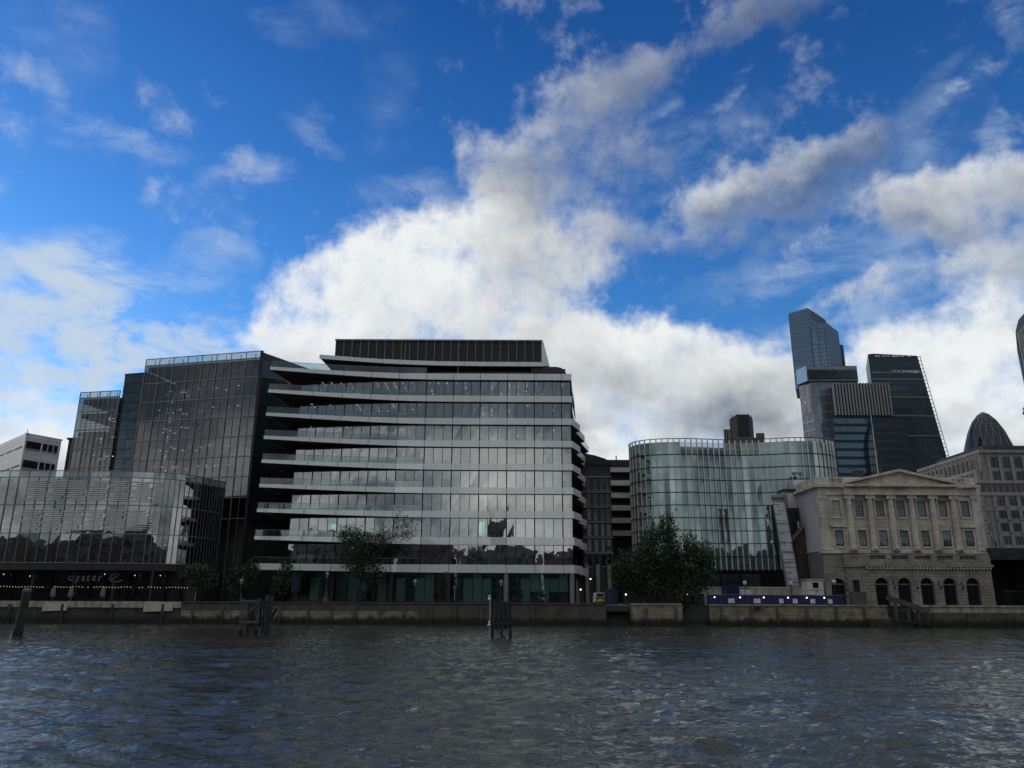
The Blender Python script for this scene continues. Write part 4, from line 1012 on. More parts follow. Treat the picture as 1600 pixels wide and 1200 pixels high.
    MB().slab((c0[0]-0.05, c0[1]-0.05), (c1[0]-0.05, c1[1]-0.05), GZ+0.1, 8.2, GZ+0.1, 8.2, 0.08).build('niche', 'glass_black', t)
    MB().prism([(66, TY+0.95), (89.2, TY+0.95), (89.2, HY-0.02), (63.6, HY-0.02)], GZ, 10.55).build('arcade_core', 'roof_dark', t)
    MB().prism([(62.7, 149.7), (65.6, 146.9), (89.7, 146.9), (89.7, 149.6)], 10.6, 11.0).build('terrace_cornice', 'portland_base', t)
    dn = MB()
    for x in np.arange(66.0, 89.2, 0.62): dn.box(x, x+0.36, TY-0.4, TY-0.01, 10.15, 10.58)
    dn.build('modillions', 'portland', t, kind='stuff')
    xs = [65.7] + [v for x in (66.9, 71.0, 75.3, 79.5, 83.7) for v in (x, x+3.0)] + [89.4]
    for i in range(0, len(xs) - 1):
        if i % 2 == 0: MB().box(xs[i], xs[i+1], TY-0.25, TY+0.35, 11.0, 12.9).build('terrace_parapet', 'portland_base', t)
        else:
            MB().box(xs[i], xs[i+1], TY-0.2, TY+0.3, 12.6, 12.88).build('terrace_rail', 'portland_base', t)
            MB().box(xs[i], xs[i+1], TY-0.2, TY+0.3, 11.0, 11.9).build('terrace_panel', 'portland_base', t)
            for x in np.arange(xs[i]+0.15, xs[i+1], 0.33): MB().bar((x, TY+0.05, 11.9), (x, TY+0.05, 12.6), 0.16, n=6).build('baluster', 'portland_base', t)
    MB().slab((62.9, 149.4), (65.7, 147.1), 11.0, 12.9, 11.0, 12.9, 0.5).build('terrace_parapet', 'portland_base', t)
    # voussoirs standing a little proud, doors with spear-topped gates behind the arches
    for (a, b, sp) in ar + [(60.35, 63.05, 7.2)]:
        y = TY if a > 64 else HY; c, r = (a+b)/2, (b-a)/2
        for k in range(9):
            t0, t1 = math.pi*(k+0.06)/9, math.pi*(k+0.94)/9; r1 = r + (1.35 if k == 4 else 1.0)
            m = MB(); q = [(c+rr*math.cos(tt), sp+rr*math.sin(tt)) for rr, tt in ((r, t0), (r1, t0), (r1, t1), (r, t1))]
            m.v = [(x, y-0.07, z) for x, z in q] + [(x, y+0.02, z) for x, z in q]
            m.f = [(0,1,2,3),(7,6,5,4),(0,4,5,1),(1,5,6,2),(2,6,7,3),(3,7,4,0)]; m.build('voussoir', 'portland_base', t, fix=True)
        d = MB().box(a+0.02, b-0.02, y+0.75, y+0.8, GZ, sp+r-0.02).build('arch_door', 'glass_black', t)
        g = MB(); g2 = MB()
        for x in np.arange(a+0.15, b-0.1, 0.26):
            g.bar((x, y+0.5, GZ), (x, y+0.5, 7.35), 0.05); g2.bar((x, y+0.5, 7.35), (x, y+0.5, 7.55), 0.09, w2=0.3)
        g.build('gate_bars', 'dark_metal', d, kind='stuff'); g2.build('spear_points', 'white_paint', d, kind='stuff')  # iron tips coloured white for the light they catch
    for x in (70.8, 75.0, 79.2, 83.4):
        l = MB().bar((x, TY-0.02, 6.6), (x, TY-0.5, 6.9), 0.07).box(x-0.16, x+0.16, TY-0.72, TY-0.42, 6.55, 7.05).build('wall_lantern', 'dark_metal', t)
    # flagstaff behind the pediment
    MB().bar((74.7, 156, 26.2), (74.7, 156, 41.6), 0.24, n=8, w2=0.5).build('flagstaff', 'pale_metal', t)
    MB().box(68.8, 70.4, 153, 155, 27.5, 29.6).build('chimney', 'dark_masonry', t)
    MB().box(84.6, 86.3, 152.6, 153.4, 27.7, 28.8).build('roof_hatch', 'office_stone', t)
solid('dark_render', (0.20, 0.20, 0.22), (0.14, 0.14, 0.155), rough=0.85, scale=0.3)
hall()

# ------------------------------------------------------------------ narrow buildings left of the hall
def narrow():
    t = thing('brick_building', 'narrow brown brick building squeezed against the left side of the hall', 'building', (57.5, 165, GZ))
    MB().prism([(56.2, 160), (61.5, 160), (67, 176), (62.3, 176)], GZ, 22.9).build('wall', 'brick', t)
    MB().box(56.2, 58.9, 159.9, 160.05, 18.2, 22.0).build('window_bay', 'glass_black', t)
    for z in (18.2, 20.1, 22.0): MB().box(56.0, 59.1, 159.7, 159.95, z-0.1, z+0.14).build('bay_rail', 'dark_metal', t)
    for x in (56.2, 57.1, 58.0, 58.8): MB().box(x, x+0.1, 159.75, 159.9, 18.3, 21.9).build('bay_bar', 'dark_metal', t)
    m = MB(); m.v = [(56.9,157.8,GZ),(59.1,157.8,GZ),(59.1,159.98,GZ),(56.9,159.98,GZ),(56.9,157.8,16.2),(59.1,157.8,18.6),(59.1,159.98,18.6),(56.9,159.98,16.2)]
    m.f = [(0,3,2,1),(4,5,6,7),(0,1,5,4),(1,2,6,5),(2,3,7,6),(3,0,4,7)]; lt = m.build('lean_to', 'brick', t)
    m = MB(); m.v = [(56.3,157.5,15.75),(59.2,157.5,18.9),(59.2,159.97,18.9),(56.3,159.97,15.75),(56.3,157.5,15.95),(59.2,157.5,19.15),(59.2,159.97,19.15),(56.3,159.97,15.95)]
    m.f = [(0,3,2,1),(4,5,6,7),(0,1,5,4),(1,2,6,5),(2,3,7,6),(3,0,4,7)]; m.build('lean_to_roof', 'grey_metal', t)
    MB().bar((58.4, 158.6, 18.5), (58.4, 158.6, 20.0), 0.3, n=8).build('flue', 'sheet_white', t)
    MB().box(57.1, 58.0, 157.5, 157.78, GZ, 11.5).build('dark_bay', 'dark_masonry', t)
    t = thing('scaffold_tower', 'tall scaffold wrapped in white sheeting beside the brick building', 'scaffold', (54, 158, GZ))
    lx = lambda z: 53.0 + (23.7 - z) * 0.098               # the sheeting hangs out of plumb
    MB().prism([(54.7, 157.3), (57.0, 157.3), (57.9, 159.9), (55.4, 159.9)], GZ, 24.6, [(53.0, 157.3), (55.4, 157.3), (56.3, 159.9), (53.9, 159.9)]).build('wall', 'office_stone', t)
    MB().prism([(52.7, 156.9), (55.7, 156.9), (56.6, 159.9), (53.7, 159.9)], 24.6, 25.1).build('parapet', 'office_stone', t)
    MB().box(55.8, 56.7, 158.6, 159.9, 22.95, 25.6).build('stub_wall', 'office_stone', t)
    z = 23.7
    while z > 7.4:
        zb = max(z - random.uniform(1.5, 2.2), 7.2); m = MB(); j1, j2 = jig(0.12), jig(0.12)
        m.prism([(lx(zb)+jig(0.05), 157.0+j1), (lx(zb)+2.35, 157.0+j2), (lx(zb)+2.35, 157.07+j2), (lx(zb), 157.07+j1)], [zb+0.06, zb-0.04, zb-0.04, zb+0.06], [z-0.03, z-0.12, z-0.12, z-0.03],
                [(lx(z)+jig(0.12), 157.0+j1), (lx(z)+2.35+jig(0.15), 157.0+j2), (lx(z)+2.35, 157.07+j2), (lx(z), 157.07+j1)])
        m.build('sheet', 'sheet_white', t); z = zb
    for zz in np.arange(8.0, 24, 1.9):
        MB().bar((lx(zz)-0.12, 156.82, zz), (lx(zz)+random.choice((1.2, 2.5, 2.6)), 156.82, zz+jig(0.05)), 0.08).build('ledger', 'dark_metal', t)
    for dx in (-0.05, 2.42): MB().bar((lx(7.0)+dx, 156.85, 5.0), (lx(24.3)+dx, 156.85, 24.9), 0.09).build('standard', 'grey_metal', t)
    t = thing('plant_screen', 'white sheeted plant screens on the brick roof left of the hall', 'screen', (57.5, 162, 22.9))
    MB().box(56.75, 59.4, 161, 164, 23.0, 26.3).build('screen', 'sheet_white', t)
    MB().box(56.7, 59.3, 160.7, 164.2, 26.3, 26.9).build('cap', 'dark_metal', t)
    MB().box(59.42, 62.0, 162, 165, 22.95, 29.0).build('screen', 'sheet_white', t)
    for x in (60.2, 61.4):
        MB().bar((x, 163, 29.0), (x, 163, 30.2), 0.1).build('dish_mast', 'dark_metal', t)
        MB().lathe(x, 163, [(0.05, 30.0), (0.5, 30.3), (0.55, 30.7), (0.1, 30.9)], 10).build('dish', 'grey_metal', t)
narrow()

# ------------------------------------------------------------------ stone office behind the hall, right
def right_office():
    t = thing('stone_office', 'grey stone office with grid of square windows at the right edge', 'building', (130, 200, GZ))
    cols = [112.9 + i * 2.84 for i in range(10)]
    rows = [(35.9, 38.4, 1.95), (32.85, 34.95, 1.95), (29.95, 31.45, 1.1), (26.7, 28.45, 1.95), (23.75, 25.5, 1.95), (20.65, 22.5, 1.95), (17.55, 19.4, 1.95), (14.55, 16.3, 1.95), (10.5, 13, 1.95)]
    MB().box(112.4, 142, 185.25, 214.9, GZ, 35.3).build('wall', 'office_stone', t)
    MB().box(113.9, 142, 185.28, 214, 35.3, 39.4).build('upper_wall', 'office_stone', t)
    MB().box(113.6, 142, 184.7, 214.4, 39.4, 40.1).build('roof_cornice', 'office_stone', t)
    MB().box(112.0, 142, 184.7, 215.3, 31.9, 32.4).build('cornice', 'office_stone', t)
    MB().box(112.2, 142, 184.8, 215.2, 29.0, 29.4).build('string_course', 'office_stone', t)
    MB().box(112.2, 142, 184.8, 215.2, 16.6, 17.0).build('string_course', 'office_stone', t)
    for r, (z0, z1, w) in enumerate(rows):
        if r == 2: xs = [112.9 + i * 1.42 for i in range(20)]
        else: xs = cols
        for i, x in enumerate(xs):
            if r == 0 and x < 114: continue
            xx = x + (2.84 - w) / 2 if r != 2 else x + 0.16
            if r != 2 and i == 0: xx, ww = 112.85, 0.9
            else: ww = w
            win = MB().box(xx, xx+ww, 185.18, 185.24, z0, z1).build('window', 'glass_black', t)
            if r != 2 and ww > 1: MB().box(xx+ww/2-0.05, xx+ww/2+0.05, 185.12, 185.17, z0, z1).build('mullion', 'dark_metal', win)
        if r != 2:
            for i, x in enumerate(cols):                       # piers stand proud of the windows
                MB().box(x-0.43, x+0.43, 184.95, 185.24, z0-0.5, z1+0.45).build('pier', 'office_stone', t)
    # receding left flank with a colonnade under the eaves
    for k in range(14):
        y = 186.5 + k*2.0
        MB().box(113.75, 113.88, y, y+1.3, 35.8, 38.3).build('window', 'glass_black', t)
        MB().box(112.25, 112.38, y, y+1.2, 32.7, 34.6).build('window', 'glass_black', t)
        if k < 13: MB().bar((113.2, y+1.65, 35.3), (113.2, y+1.65, 39.4), 0.42, n=8).build('flank_column', 'office_stone', t)
        for z in (26.7, 23.75, 20.65): MB().box(112.25, 112.38, y, y+1.2, z, z+1.8).build('window', 'glass_black', t)
    # set-back attic
    MB().box(118, 142, 190, 212, 40.1, 42.2).build('attic', 'dark_masonry', t)
    for k in range(8): MB().bar((124+k*0.8, 186, 40.1), (124+k*0.8, 186, 41.2+jig(0.3)), 0.09).build('rail_post', 'dark_metal', t)
    m = MB().bar((108.5, 176, GZ), (108.5, 176, 24.5), 0.12, n=6); 
    cr = thing('street_mast', 'thin dark mast with short arms in front of the stone office', 'mast', (108.5, 176, GZ))
    m.build('pole', 'dark_metal', cr); MB().bar((106, 176, 24.3), (111.2, 176, 24.1), 0.1).build('arm', 'dark_metal', cr)
    MB().box(108.3, 108.7, 175.8, 176.2, 16.3, 17.4).build('lamp_head', 'dark_metal', cr)
right_office()

def bridge():
    t = thing('road_bridge', 'dark stone end of a road bridge at the right edge', 'bridge', (112, 130, -1.5))
    MB().box(97.5, 128, -52, 186, 11.4, 12.9).build('deck', 'bridge_stone', t)
    MB().box(97.1, 97.7, -52, 186, 12.9, 14.1).build('parapet', 'bridge_stone', t)
    MB().box(91.9, 128, 156, 180, GZ, 14.0).build('abutment', 'bridge_stone', t)
    MB().box(90.6, 97.4, 148.5, 155.9, 12.0, 14.2).build('approach', 'bridge_stone', t)
    MB().box(97.6, 126, 143, 155.9, -1.5, 11.38).build('pier', 'bridge_stone', t)
    for k in range(14): MB().box(96.9, 97.55, 143.2+k*0.9, 143.7+k*0.9, 10.6, 11.38).build('corbel', 'bridge_stone', t)
    g = MB(); g2 = MB()
    for x in np.arange(92.4, 97.3, 0.28): g.bar((x, 149.5, GZ), (x, 149.5, 6.2), 0.05); g2.bar((x, 149.5, 6.2), (x, 149.5, 6.4), 0.08, w2=0.3)
    g.build('gate_bars', 'dark_metal', t, kind='stuff'); g2.build('spear_points', 'grey_metal', t, kind='stuff')
bridge()

# ------------------------------------------------------------------ far towers
def towers():
    G = 'towers of the financial district'
    # tallest, stepped glass tower
    t = thing('skyscraper', 'tallest stepped blue glass tower on the skyline', 'skyscraper', (297, 735, GZ), G)
    m = MB().prism([(273.2,724),(287.4,709),(309.5,722),(318,762),(288.5,762)], 205, [283.0,283.4,275.5,272,281]); m.build('upper_shaft', 'tower_blue', t)
    m = MB().prism([(287.6,708.4),(300.3,702.5),(316.5,713),(330,752),(318,752),(310,722)], 205, [264.5,266.5,260,256,262,264]); m.build('middle_shaft', 'tower_blue', t)
    MB().prism([(316.7,714),(321.5,717),(333,752),(328,752)], 205, 247.5).build('lower_shaft', 'tower_mid', t)
    b = MB().prism([(271.5,714),(276.2,700.5),(324.0,699.5),(340,745),(285,745)], 206.2, 221.0).build('belt_storey', 'tower_grey', t)
    for i in range(26): MB().box(277.2+i*1.8, 278.0+i*1.8, 698.9, 700.4, 207.5, 217).build('belt_fin', 'dark_metal', t)
    MB().prism([(273.6,716),(280.2,703.0),(322.8,702.6),(338,745),(286,745)], GZ, 206).build('base_shaft', 'tower_grey', t)
    MB().prism([(274.4,713.2),(279.6,702.8),(280.0,703.1),(274.8,713.5)], 176, 204).build('corner_glass', 'tower_walkie', t)
    for i in range(9): MB().bar((291+i*2.0, 711.2+i*1.15, 281.3-i*0.8), (290.2+i*2.0, 710.8+i*1.15, 273.6-i*0.8), 0.55).build('crown_fin', 'dark_metal', t)
    t.location.x += 3.2
    # finned tower
    t = thing('skyscraper', 'lower tower with dark stripes of upright fins, between the two tallest', 'skyscraper', (323, 705, GZ), G)
    MB().prism([(296.6,690),(350,690),(366,725),(312,725)], 169.5, 200.5).build('top_block', 'louvre_black', t)
    n = 19
    for i in range(n): MB().box(297.0+i*2.85, 298.55+i*2.85, 687.6, 689.9, 170, 200.9+jig(0.4)).build('fin', 'grey_metal', t)
    MB().prism([(294.4,689),(353.5,689),(370,728),(311.5,728)], GZ, 169).build('lower_block', 'tower_mid', t)
    # arched darker glass front against the lower block
    m = MB(); prof = [(321.5, 60)] + [(337.0 - 15.5*math.cos(a), 135 + 31*math.sin(a)) for a in np.linspace(0, math.pi/2, 7)] + [(357.5, 166), (360.5, 60)]; n = len(prof)
    m.v = [(x, 684, z) for x, z in prof] + [(x, 688.9, z) for x, z in prof]
    m.f = [tuple(range(n)), tuple(reversed(range(n, 2*n)))] + [(i, n+i, n+(i+1) % n, (i+1) % n) for i in range(n)]
    m.build('arched_front', 'tower_dark', t, fix=True)
    # leaning wedge tower
    t = thing('skyscraper', 'dark wedge shaped tower with sloping right side and ladder frame edge', 'skyscraper', (370, 715, GZ), G)
    m = MB(); y0, y1 = 700, 745
    prof = [(339.6, GZ), (418.0, GZ), (386.6, 231.5), (345, 233.5), (339.6, 232.8)]; n = len(prof)
    m.v = [(x, y0, z) for x, z in prof] + [(x+18, y1, z) for x, z in prof]
    m.f = [tuple(range(n)), tuple(reversed(range(n, 2*n)))] + [(i, n+i, n+(i+1) % n, (i+1) % n) for i in range(n)]
    m.build('shaft', 'tower_dark', t, fix=True)
    edge = lambda z: 418.0 - (z - GZ) * (31.4 / 227.9)
    for k in range(30):
        z = 120 + k * 3.8
        MB().bar((edge(z)-0.5, 699.4, z), (edge(z)+2.0, 699.4, z), 0.5).build('ladder_rung', 'pale_metal', t)
    MB().bar((edge(100)+2.0, 699.4, 100), (edge(231)+2.0, 699.4, 231), 0.45).build('ladder_rail', 'pale_metal', t)
    for z in (214, 207.5, 190, 172, 153): MB().box(341, edge(z)-1, 699.3, 699.95, z, z+0.9).build('floor_band', 'grey_metal', t)
    lm = MB()
    for i in range(0, 34, 2): lm.box(360+i*0.78+jig(0.2), 360.4+i*0.78, 699.0, 699.25, 216+jig(0.7)-i*0.05, 216.7)
    for i in range(20): x = 346+random.random()*34; lm.box(x, x+1.2, 699.0, 699.25, 230.4, 231.2)
    lm.build('top_lights', 'tower_lamp', t, kind='stuff')
    # bullet shaped tower
    t = thing('skyscraper', 'dark bullet shaped tower rising behind the stone office', 'skyscraper', (487, 775, GZ), G)
    prof = [(27, GZ), (29.5, 62), (29, 103), (26.4, 132), (22.3, 155), (16.5, 173.5), (10.9, 185), (5.2, 192), (0.6, 194.8)]
    MB().lathe(487.0, 775, prof, 40).build('shell', 'tower_gherkin', t)
    for k in range(10):                                     # paler spiralling wedges near the base of the cap
        a = -math.pi/2 + (k - 4.5) * 0.33; p = lambda r, da, z: (487.0 + r*math.cos(a+da), 775 + r*math.sin(a+da), z)
        m = MB(); m.v = [p(28.9, -0.12, 118), p(28.9, 0.12, 118), p(20.4, 0.02, 158), p(27.0, -0.12, 118), p(27.0, 0.12, 118), p(19, 0.02, 158)]
        m.f = [(0,1,2),(5,4,3),(0,3,4,1),(1,4,5,2),(2,5,3,0)]; m.build('pale_wedge', 'tower_grey', t, fix=True)
    dg = MB()
    for k in range(18):
        for s in (-1, 1):
            for (r0, z0), (r1, z1), j in zip(prof[3:], prof[4:], range(9)):
                a0, a1 = k*0.349 + s*j*0.17, k*0.349 + s*(j+1)*0.17
                dg.bar((487.0+r0*1.012*math.cos(a0), 775+r0*1.012*math.sin(a0), z0), (487.0+r1*1.012*math.cos(a1), 775+r1*1.012*math.sin(a1), z1), 0.3, n=3)
    dg.build('diagrid', 'grey_metal', t, kind='stuff')
    # bulging tower cut by the right edge
    t = thing('skyscraper', 'grey bulging tower cut off by the right edge of the view', 'skyscraper', (410, 580, GZ), G)
    prof = [(393.5, GZ), (392.0, 70), (389.5, 120), (386.8, 160), (386.2, 190), (387.6, 206), (391.5, 215.5), (398, 222), (410, 226.5), (424, 222), (431, 206), (432, 185), (430, 150), (424, 90), (422, GZ)]; n = len(prof)
    m = MB(); m.v = [(x, 560, z) for x, z in prof] + [(x*1.092, 610, z) for x, z in prof]
    m.f = [tuple(reversed(range(n))), tuple(range(n, 2*n))] + [(i, (i+1) % n, n+(i+1) % n, n+i) for i in range(n)]
    m.build('shell', 'tower_walkie', t, fix=True)
    for i in range(24):
        x = 388.5 + i*1.75
        zt = 205 + 18*math.sin(math.pi*min(max((x-386)/46, 0), 1)); MB().box(x, x+0.7, 559.0, 559.95, 60, zt-3).build('fin', 'pale_metal', t)
    # dark tower with crown behind the curved office
    t = thing('skyscraper', 'squat black tower top with jagged crown above the curved office', 'skyscraper', (234, 775, GZ), G)
    pl = [(222.3,768),(228,760.5),(240,760.5),(246.2,768),(252,790),(229,790)]
    MB().prism(pl, GZ, [184.5,187.6,187.8,185.5,185,184]).build('shaft', 'louvre_black', t)
    for i in range(16):
        x = 223.5+i*1.4; MB().bar((x, 761.5 if 227 < x < 241 else 765, 184), (x, 761.5 if 227 < x < 241 else 765, 188.2+jig(0.8)), 0.35).build('aerial', 'dark_metal', t)
    for x0, x1, z in ((213.2, 222.2, 171.5), (222.6, 245.4, 163.2), (245.6, 253.2, 167.8)):
        MB().box(x0, x1, 757, 759.9, GZ, z).build('podium_block', 'louvre_black', t)
        for x in np.arange(x0+0.3, x1-0.3, 1.5): MB().bar((x, 756.5, 140), (x+jig(0.7)*(x0 < 220), 756.5, z), 0.55).build('podium_fin', 'office_stone', t)
emit('tower_lamp', (0.9, 0.95, 1.0), 0.3)
towers()
def monument():
    t = thing('column_monument', 'stone column with gilded urn at the right edge of the skyline', 'monument', (229.3, 331, GZ))
    MB().lathe(229.3, 331, [(3.4, GZ), (3.4, 14), (2.6, 15), (2.35, 40), (2.2, 68), (3.0, 70), (4.4, 71.0), (4.4, 71.8)], 20).build('shaft', 'office_stone', t)
    MB().lathe(229.3, 331, [(2.2, 71.8), (2.1, 76), (2.9, 77.2), (2.0, 78)], 16).build('drum', 'portland', t)
    MB().lathe(229.3, 331, [(1.2, 78), (1.7, 80), (2.6, 81.3), (1.6, 82.2), (2.3, 84.3), (3.2, 85.4), (2.6, 86.6), (2.8, 87.6), (1.2, 89.2)], 16).build('urn', 'gold', t)
    for k in range(10):
        a = k*0.628; MB().bar((229.3+4.2*math.cos(a), 331+4.2*math.sin(a), 71.8), (229.3+4.2*math.cos(a), 331+4.2*math.sin(a), 74.2), 0.12).build('cage_bar', 'dark_metal', t)
monument()

# ------------------------------------------------------------------ trees
def leaf_mesh(name, mat, lobes, n, size, seed, origin, hollow=0.35):
    """crown of many small leaf sprays spread through a set of lobes"""
    rs = np.random.RandomState(seed); lob = np.array(lobes); vol = lob[:, 3] * lob[:, 4] * lob[:, 5]
    pick = rs.choice(len(lob), n, p=vol / vol.sum()); L = lob[pick]
    d = rs.normal(size=(n, 3)); d /= np.linalg.norm(d, axis=1)[:, None]
    r = (hollow + (1 - hollow) * rs.rand(n)) ** 0.6 * (1 + 0.16 * rs.normal(size=n))
    # sprays gather in clumps, leaving gaps
    cl = rs.normal(size=(max(n // 45, 4), 3)); cl /= np.linalg.norm(cl, axis=1)[:, None]
    c = cl[rs.randint(len(cl), size=n)]; mixf = 0.66; d = d * (1 - mixf) + c * mixf; d /= np.linalg.norm(d, axis=1)[:, None]
    P = L[:, :3] + d * r[:, None] * L[:, 3:6] - np.array(origin)
    a = rs.normal(size=(n, 3)); a /= np.linalg.norm(a, axis=1)[:, None]
    b = np.cross(a, rs.normal(size=(n, 3))); b /= np.linalg.norm(b, axis=1)[:, None]
    s = size * (0.6 + 0.8 * rs.rand(n))[:, None]
    V = np.stack([P - a*s, P + b*s*0.55, P + a*s, P - b*s*0.55], 1).reshape(-1, 3)
    me = bpy.data.meshes.new(name); me.vertices.add(4 * n); me.vertices.foreach_set('co', V.astype(np.float32).ravel())
    me.loops.add(4 * n); me.loops.foreach_set('vertex_index', np.arange(4 * n, dtype=np.int32))
    me.polygons.add(n); me.polygons.foreach_set('loop_start', np.arange(0, 4 * n, 4, dtype=np.int32)); me.update(); me.validate()
    me.materials.append(M[mat]); return me
def tree(label, x, y, z, h, lobes, n, size, mat='leaf_dark', bark='bark', seed=1, w=0.45, lean=(0, 0), limbs=7):
    t = thing('tree', label, 'tree', (x, y, z), 'trees on the embankment')
    rs = random.Random(seed); m = MB(); p = (x, y, z); top = (x+lean[0], y+lean[1], z+h*0.62); k = 5; prev = p; pts = [p]
    for i in range(1, k+1):
        f = i/k; q = (x+lean[0]*f+rs.uniform(-.15,.15), y+lean[1]*f, z+h*0.62*f)
        m.bar(prev, q, w*(1-0.7*(i-1)/k), n=8, w2=(1-0.7*i/k)/(1-0.7*(i-1)/k)); prev = q; pts.append(q)
    m.build('trunk', bark, t, smooth=True)
    for i in range(limbs):
        b = pts[2 + i % 4]; lb = lobes[i % len(lobes)]
        e = (lb[0]+rs.uniform(-.5,.5)*lb[3], lb[1]+rs.uniform(-.4,.4)*lb[4], lb[2]+rs.uniform(-.1,.6)*lb[5])
        mm = ((b[0]+e[0])/2+rs.uniform(-.3,.3), (b[1]+e[1])/2, (b[2]+e[2])/2+0.4)
        lm = MB().bar(b, mm, w*0.35, n=5, w2=0.7); lm.bar(mm, e, w*0.24, n=5, w2=0.3)
        for s in range(3): lm.bar(lerp3(mm, e, 0.3*(s+1)), tuple(lerp3(mm, e, 0.3*(s+1))[c] + rs.uniform(-1.2, 1.4)*(0.6 if c == 1 else 1) for c in range(3)), w*0.1, n=4, w2=0.4)
        lm.build('limb', bark, t)
    o = link('crown', leaf_mesh('crown', mat, lobes, n, size, seed, (x, y, z)), t)
    return t
def lerp3(a, b, t): return tuple(a[c] + (b[c]-a[c])*t for c in range(3))
tree('large dark tree growing out of the wall before the curved office', 30.8, 141.4, 0.2, 17, [(23.0,143,9.5,4.6,3.2,4.2),(27.2,143,13.0,3.8,3,5.0),(28.6,142.5,17.2,1.7,1.7,2.9),(32.5,142.5,9.5,4.2,3,4.6),(34.6,142,11.8,2.2,2.2,3.0),(31.2,141,4.6,2.6,2,2.4),(24.5,143,6.6,4.8,3,2.6),(20.4,143.5,8.8,2.3,2.2,3.0),(32.2,141.5,14.3,1.6,1.5,2.2)], 24000, 0.21, seed=11, w=0.9, lean=(-2.5, 1.0), limbs=9)
tree('bushy tree with bare upper branches in front of the banded office', -27.3, 144.5, GZ, 15, [(-28.3,144.5,12.5,3.8,2.6,3.2),(-26.2,144.5,9.3,3.4,2.4,2.4),(-29.6,144.5,15.6,2.6,2,1.9),(-25.4,144.5,14.3,2.8,2,2.0)], 8000, 0.17, 'leaf_mid', seed=5, w=0.4, limbs=8)
def bare_sprays():
    t = bpy.data.objects['tree.001']
    rs = random.Random(9); m = MB()
    for i in range(46):
        b = (-24.5+rs.uniform(-2, 2), 144.5+rs.uniform(-.5, .5), 13.5+rs.uniform(-1.5, 2)); e = (b[0]+rs.uniform(0.4, 4.6), b[1]+rs.uniform(-.6, .6), b[2]+rs.uniform(0.5, 5.5))
        m.bar(b, e, 0.045, n=3, w2=0.4)
        for k in range(5):
            p = lerp3(b, e, rs.uniform(0.3, 1)); m.bar(p, (p[0]+rs.uniform(-.5, .9), p[1], p[2]+rs.uniform(0.1, .9)), 0.03, n=3, w2=0.4)
    m.build('bare_twigs', 'bark', t, kind='stuff')
    link('crown', leaf_mesh('crown', 'leaf_mid', [(-21.8,144.5,15.6,3.6,1.4,2.0),(-20.5,144.5,18.5,1.5,1.0,2.6)], 620, 0.17, 21, tuple(t.location)), t)
bare_sprays()
tree('small dark tree left of the lamp standard, before the banded office', -41.4, 144.3, GZ, 7.5, [(-41.6,144.3,7.6,1.9,1.6,1.9),(-40.9,144.3,9.9,1.3,1.2,1.6),(-42.3,144.3,5.9,1.4,1.3,1.1)], 1900, 0.2, seed=6, w=0.18, limbs=5)
tree('slender young tree in front of the ground floor windows', -12.2, 144.2, GZ, 5, [(-12.3,144.2,6.6,0.95,0.9,1.5),(-12.0,144.2,8.2,0.6,0.6,0.9)], 640, 0.17, seed=8, w=0.11, limbs=4)
tree('dark tree with pale twin stems right of the pavilion', -57.0, 144.6, GZ, 8, [(-57.4,144.6,8.3,2.6,2,2.2),(-55.2,144.6,7.6,2.0,1.8,1.9)], 2300, 0.22, bark='birch', seed=14, w=0.2, limbs=5)
tree('dark tree with pale stems beside the first lattice fender', -48.9, 144.6, GZ, 8, [(-49.2,144.6,8.0,2.4,2,2.3),(-47.4,144.6,9.4,1.5,1.4,1.5)], 2100, 0.22, bark='birch', seed=15, w=0.2, limbs=5)

# ------------------------------------------------------------------ timber fender structures in the river
def dolphin(label, x0, x1, y, top, flip, seed):
    t = thing('fender_dolphin', label, 'mooring', ((x0+x1)/2, y+1, -1.5), 'timber lattice fenders standing in the river')
    d = 2.4
    for x, yy, mt in ((x0, y, 'timber_pale' if not flip else 'timber'), (x1, y, 'timber_pale' if not flip else 'timber'), (x0, y+d, 'timber'), (x1, y+d, 'timber'), ((x0+x1)/2, y+d, 'timber')):
        MB().bar((x, yy, -1.6), (x, yy, top+jig(0.06)), 0.26).build('pile', mt, t)
    for z in (top-0.25, 1.6):
        MB().bar((x0-0.2, y-0.16, z), (x1+0.2, y-0.16, z), 0.24).build('waling', 'timber_pale' if not flip else 'timber', t)
        MB().bar((x0-0.16, y, z-0.02), (x0-0.16, y+d, z-0.02), 0.2).build('waling', 'timber', t)
        MB().bar((x1+0.16, y, z-0.02), (x1+0.16, y+d, z-0.02), 0.2).build('waling', 'timber', t)
    a, b = (x0, x1) if not flip else (x1, x0)
    MB().bar((a, y-0.2, 1.9), (b, y-0.2, top-0.5), 0.2).build('brace', 'timber_pale' if not flip else 'timber', t)
    MB().bar((a, y-0.2, -0.6), (b, y-0.2, 1.4), 0.2).build('brace', 'timber', t)
    for k in range(4): 
        x = x0 + (x1-x0)*(0.12+0.25*k); MB().box(x, x+(x1-x0)*0.19, y+d+0.15, y+d+0.25, 0.9, top-0.1).build('plank', 'timber', t)
    for x in (x0, x1): MB().bar((x, y, -1.5), (x, y, 0.75), 0.34).build('wet_foot', 'timber_wet', t)
    return t
d1 = dolphin('lattice timber fender in the river left of centre', -30.9, -29.1, 92.5, 4.15, False, 1)
MB().bar((-28.2, 93.6, -1.6), (-28.2, 93.6, 4.6), 0.9, n=10).build('round_pile', 'timber', d1)
MB().bar((-27.7, 92.9, 1.9), (-27.1, 92.9, 3.1), 0.35, n=8).build('tyre_fender', 'rubber', d1)
d2 = dolphin('lattice timber fender in the river near the middle, with white marker pole', -2.1, -0.05, 92.5, 4.1, True, 2)
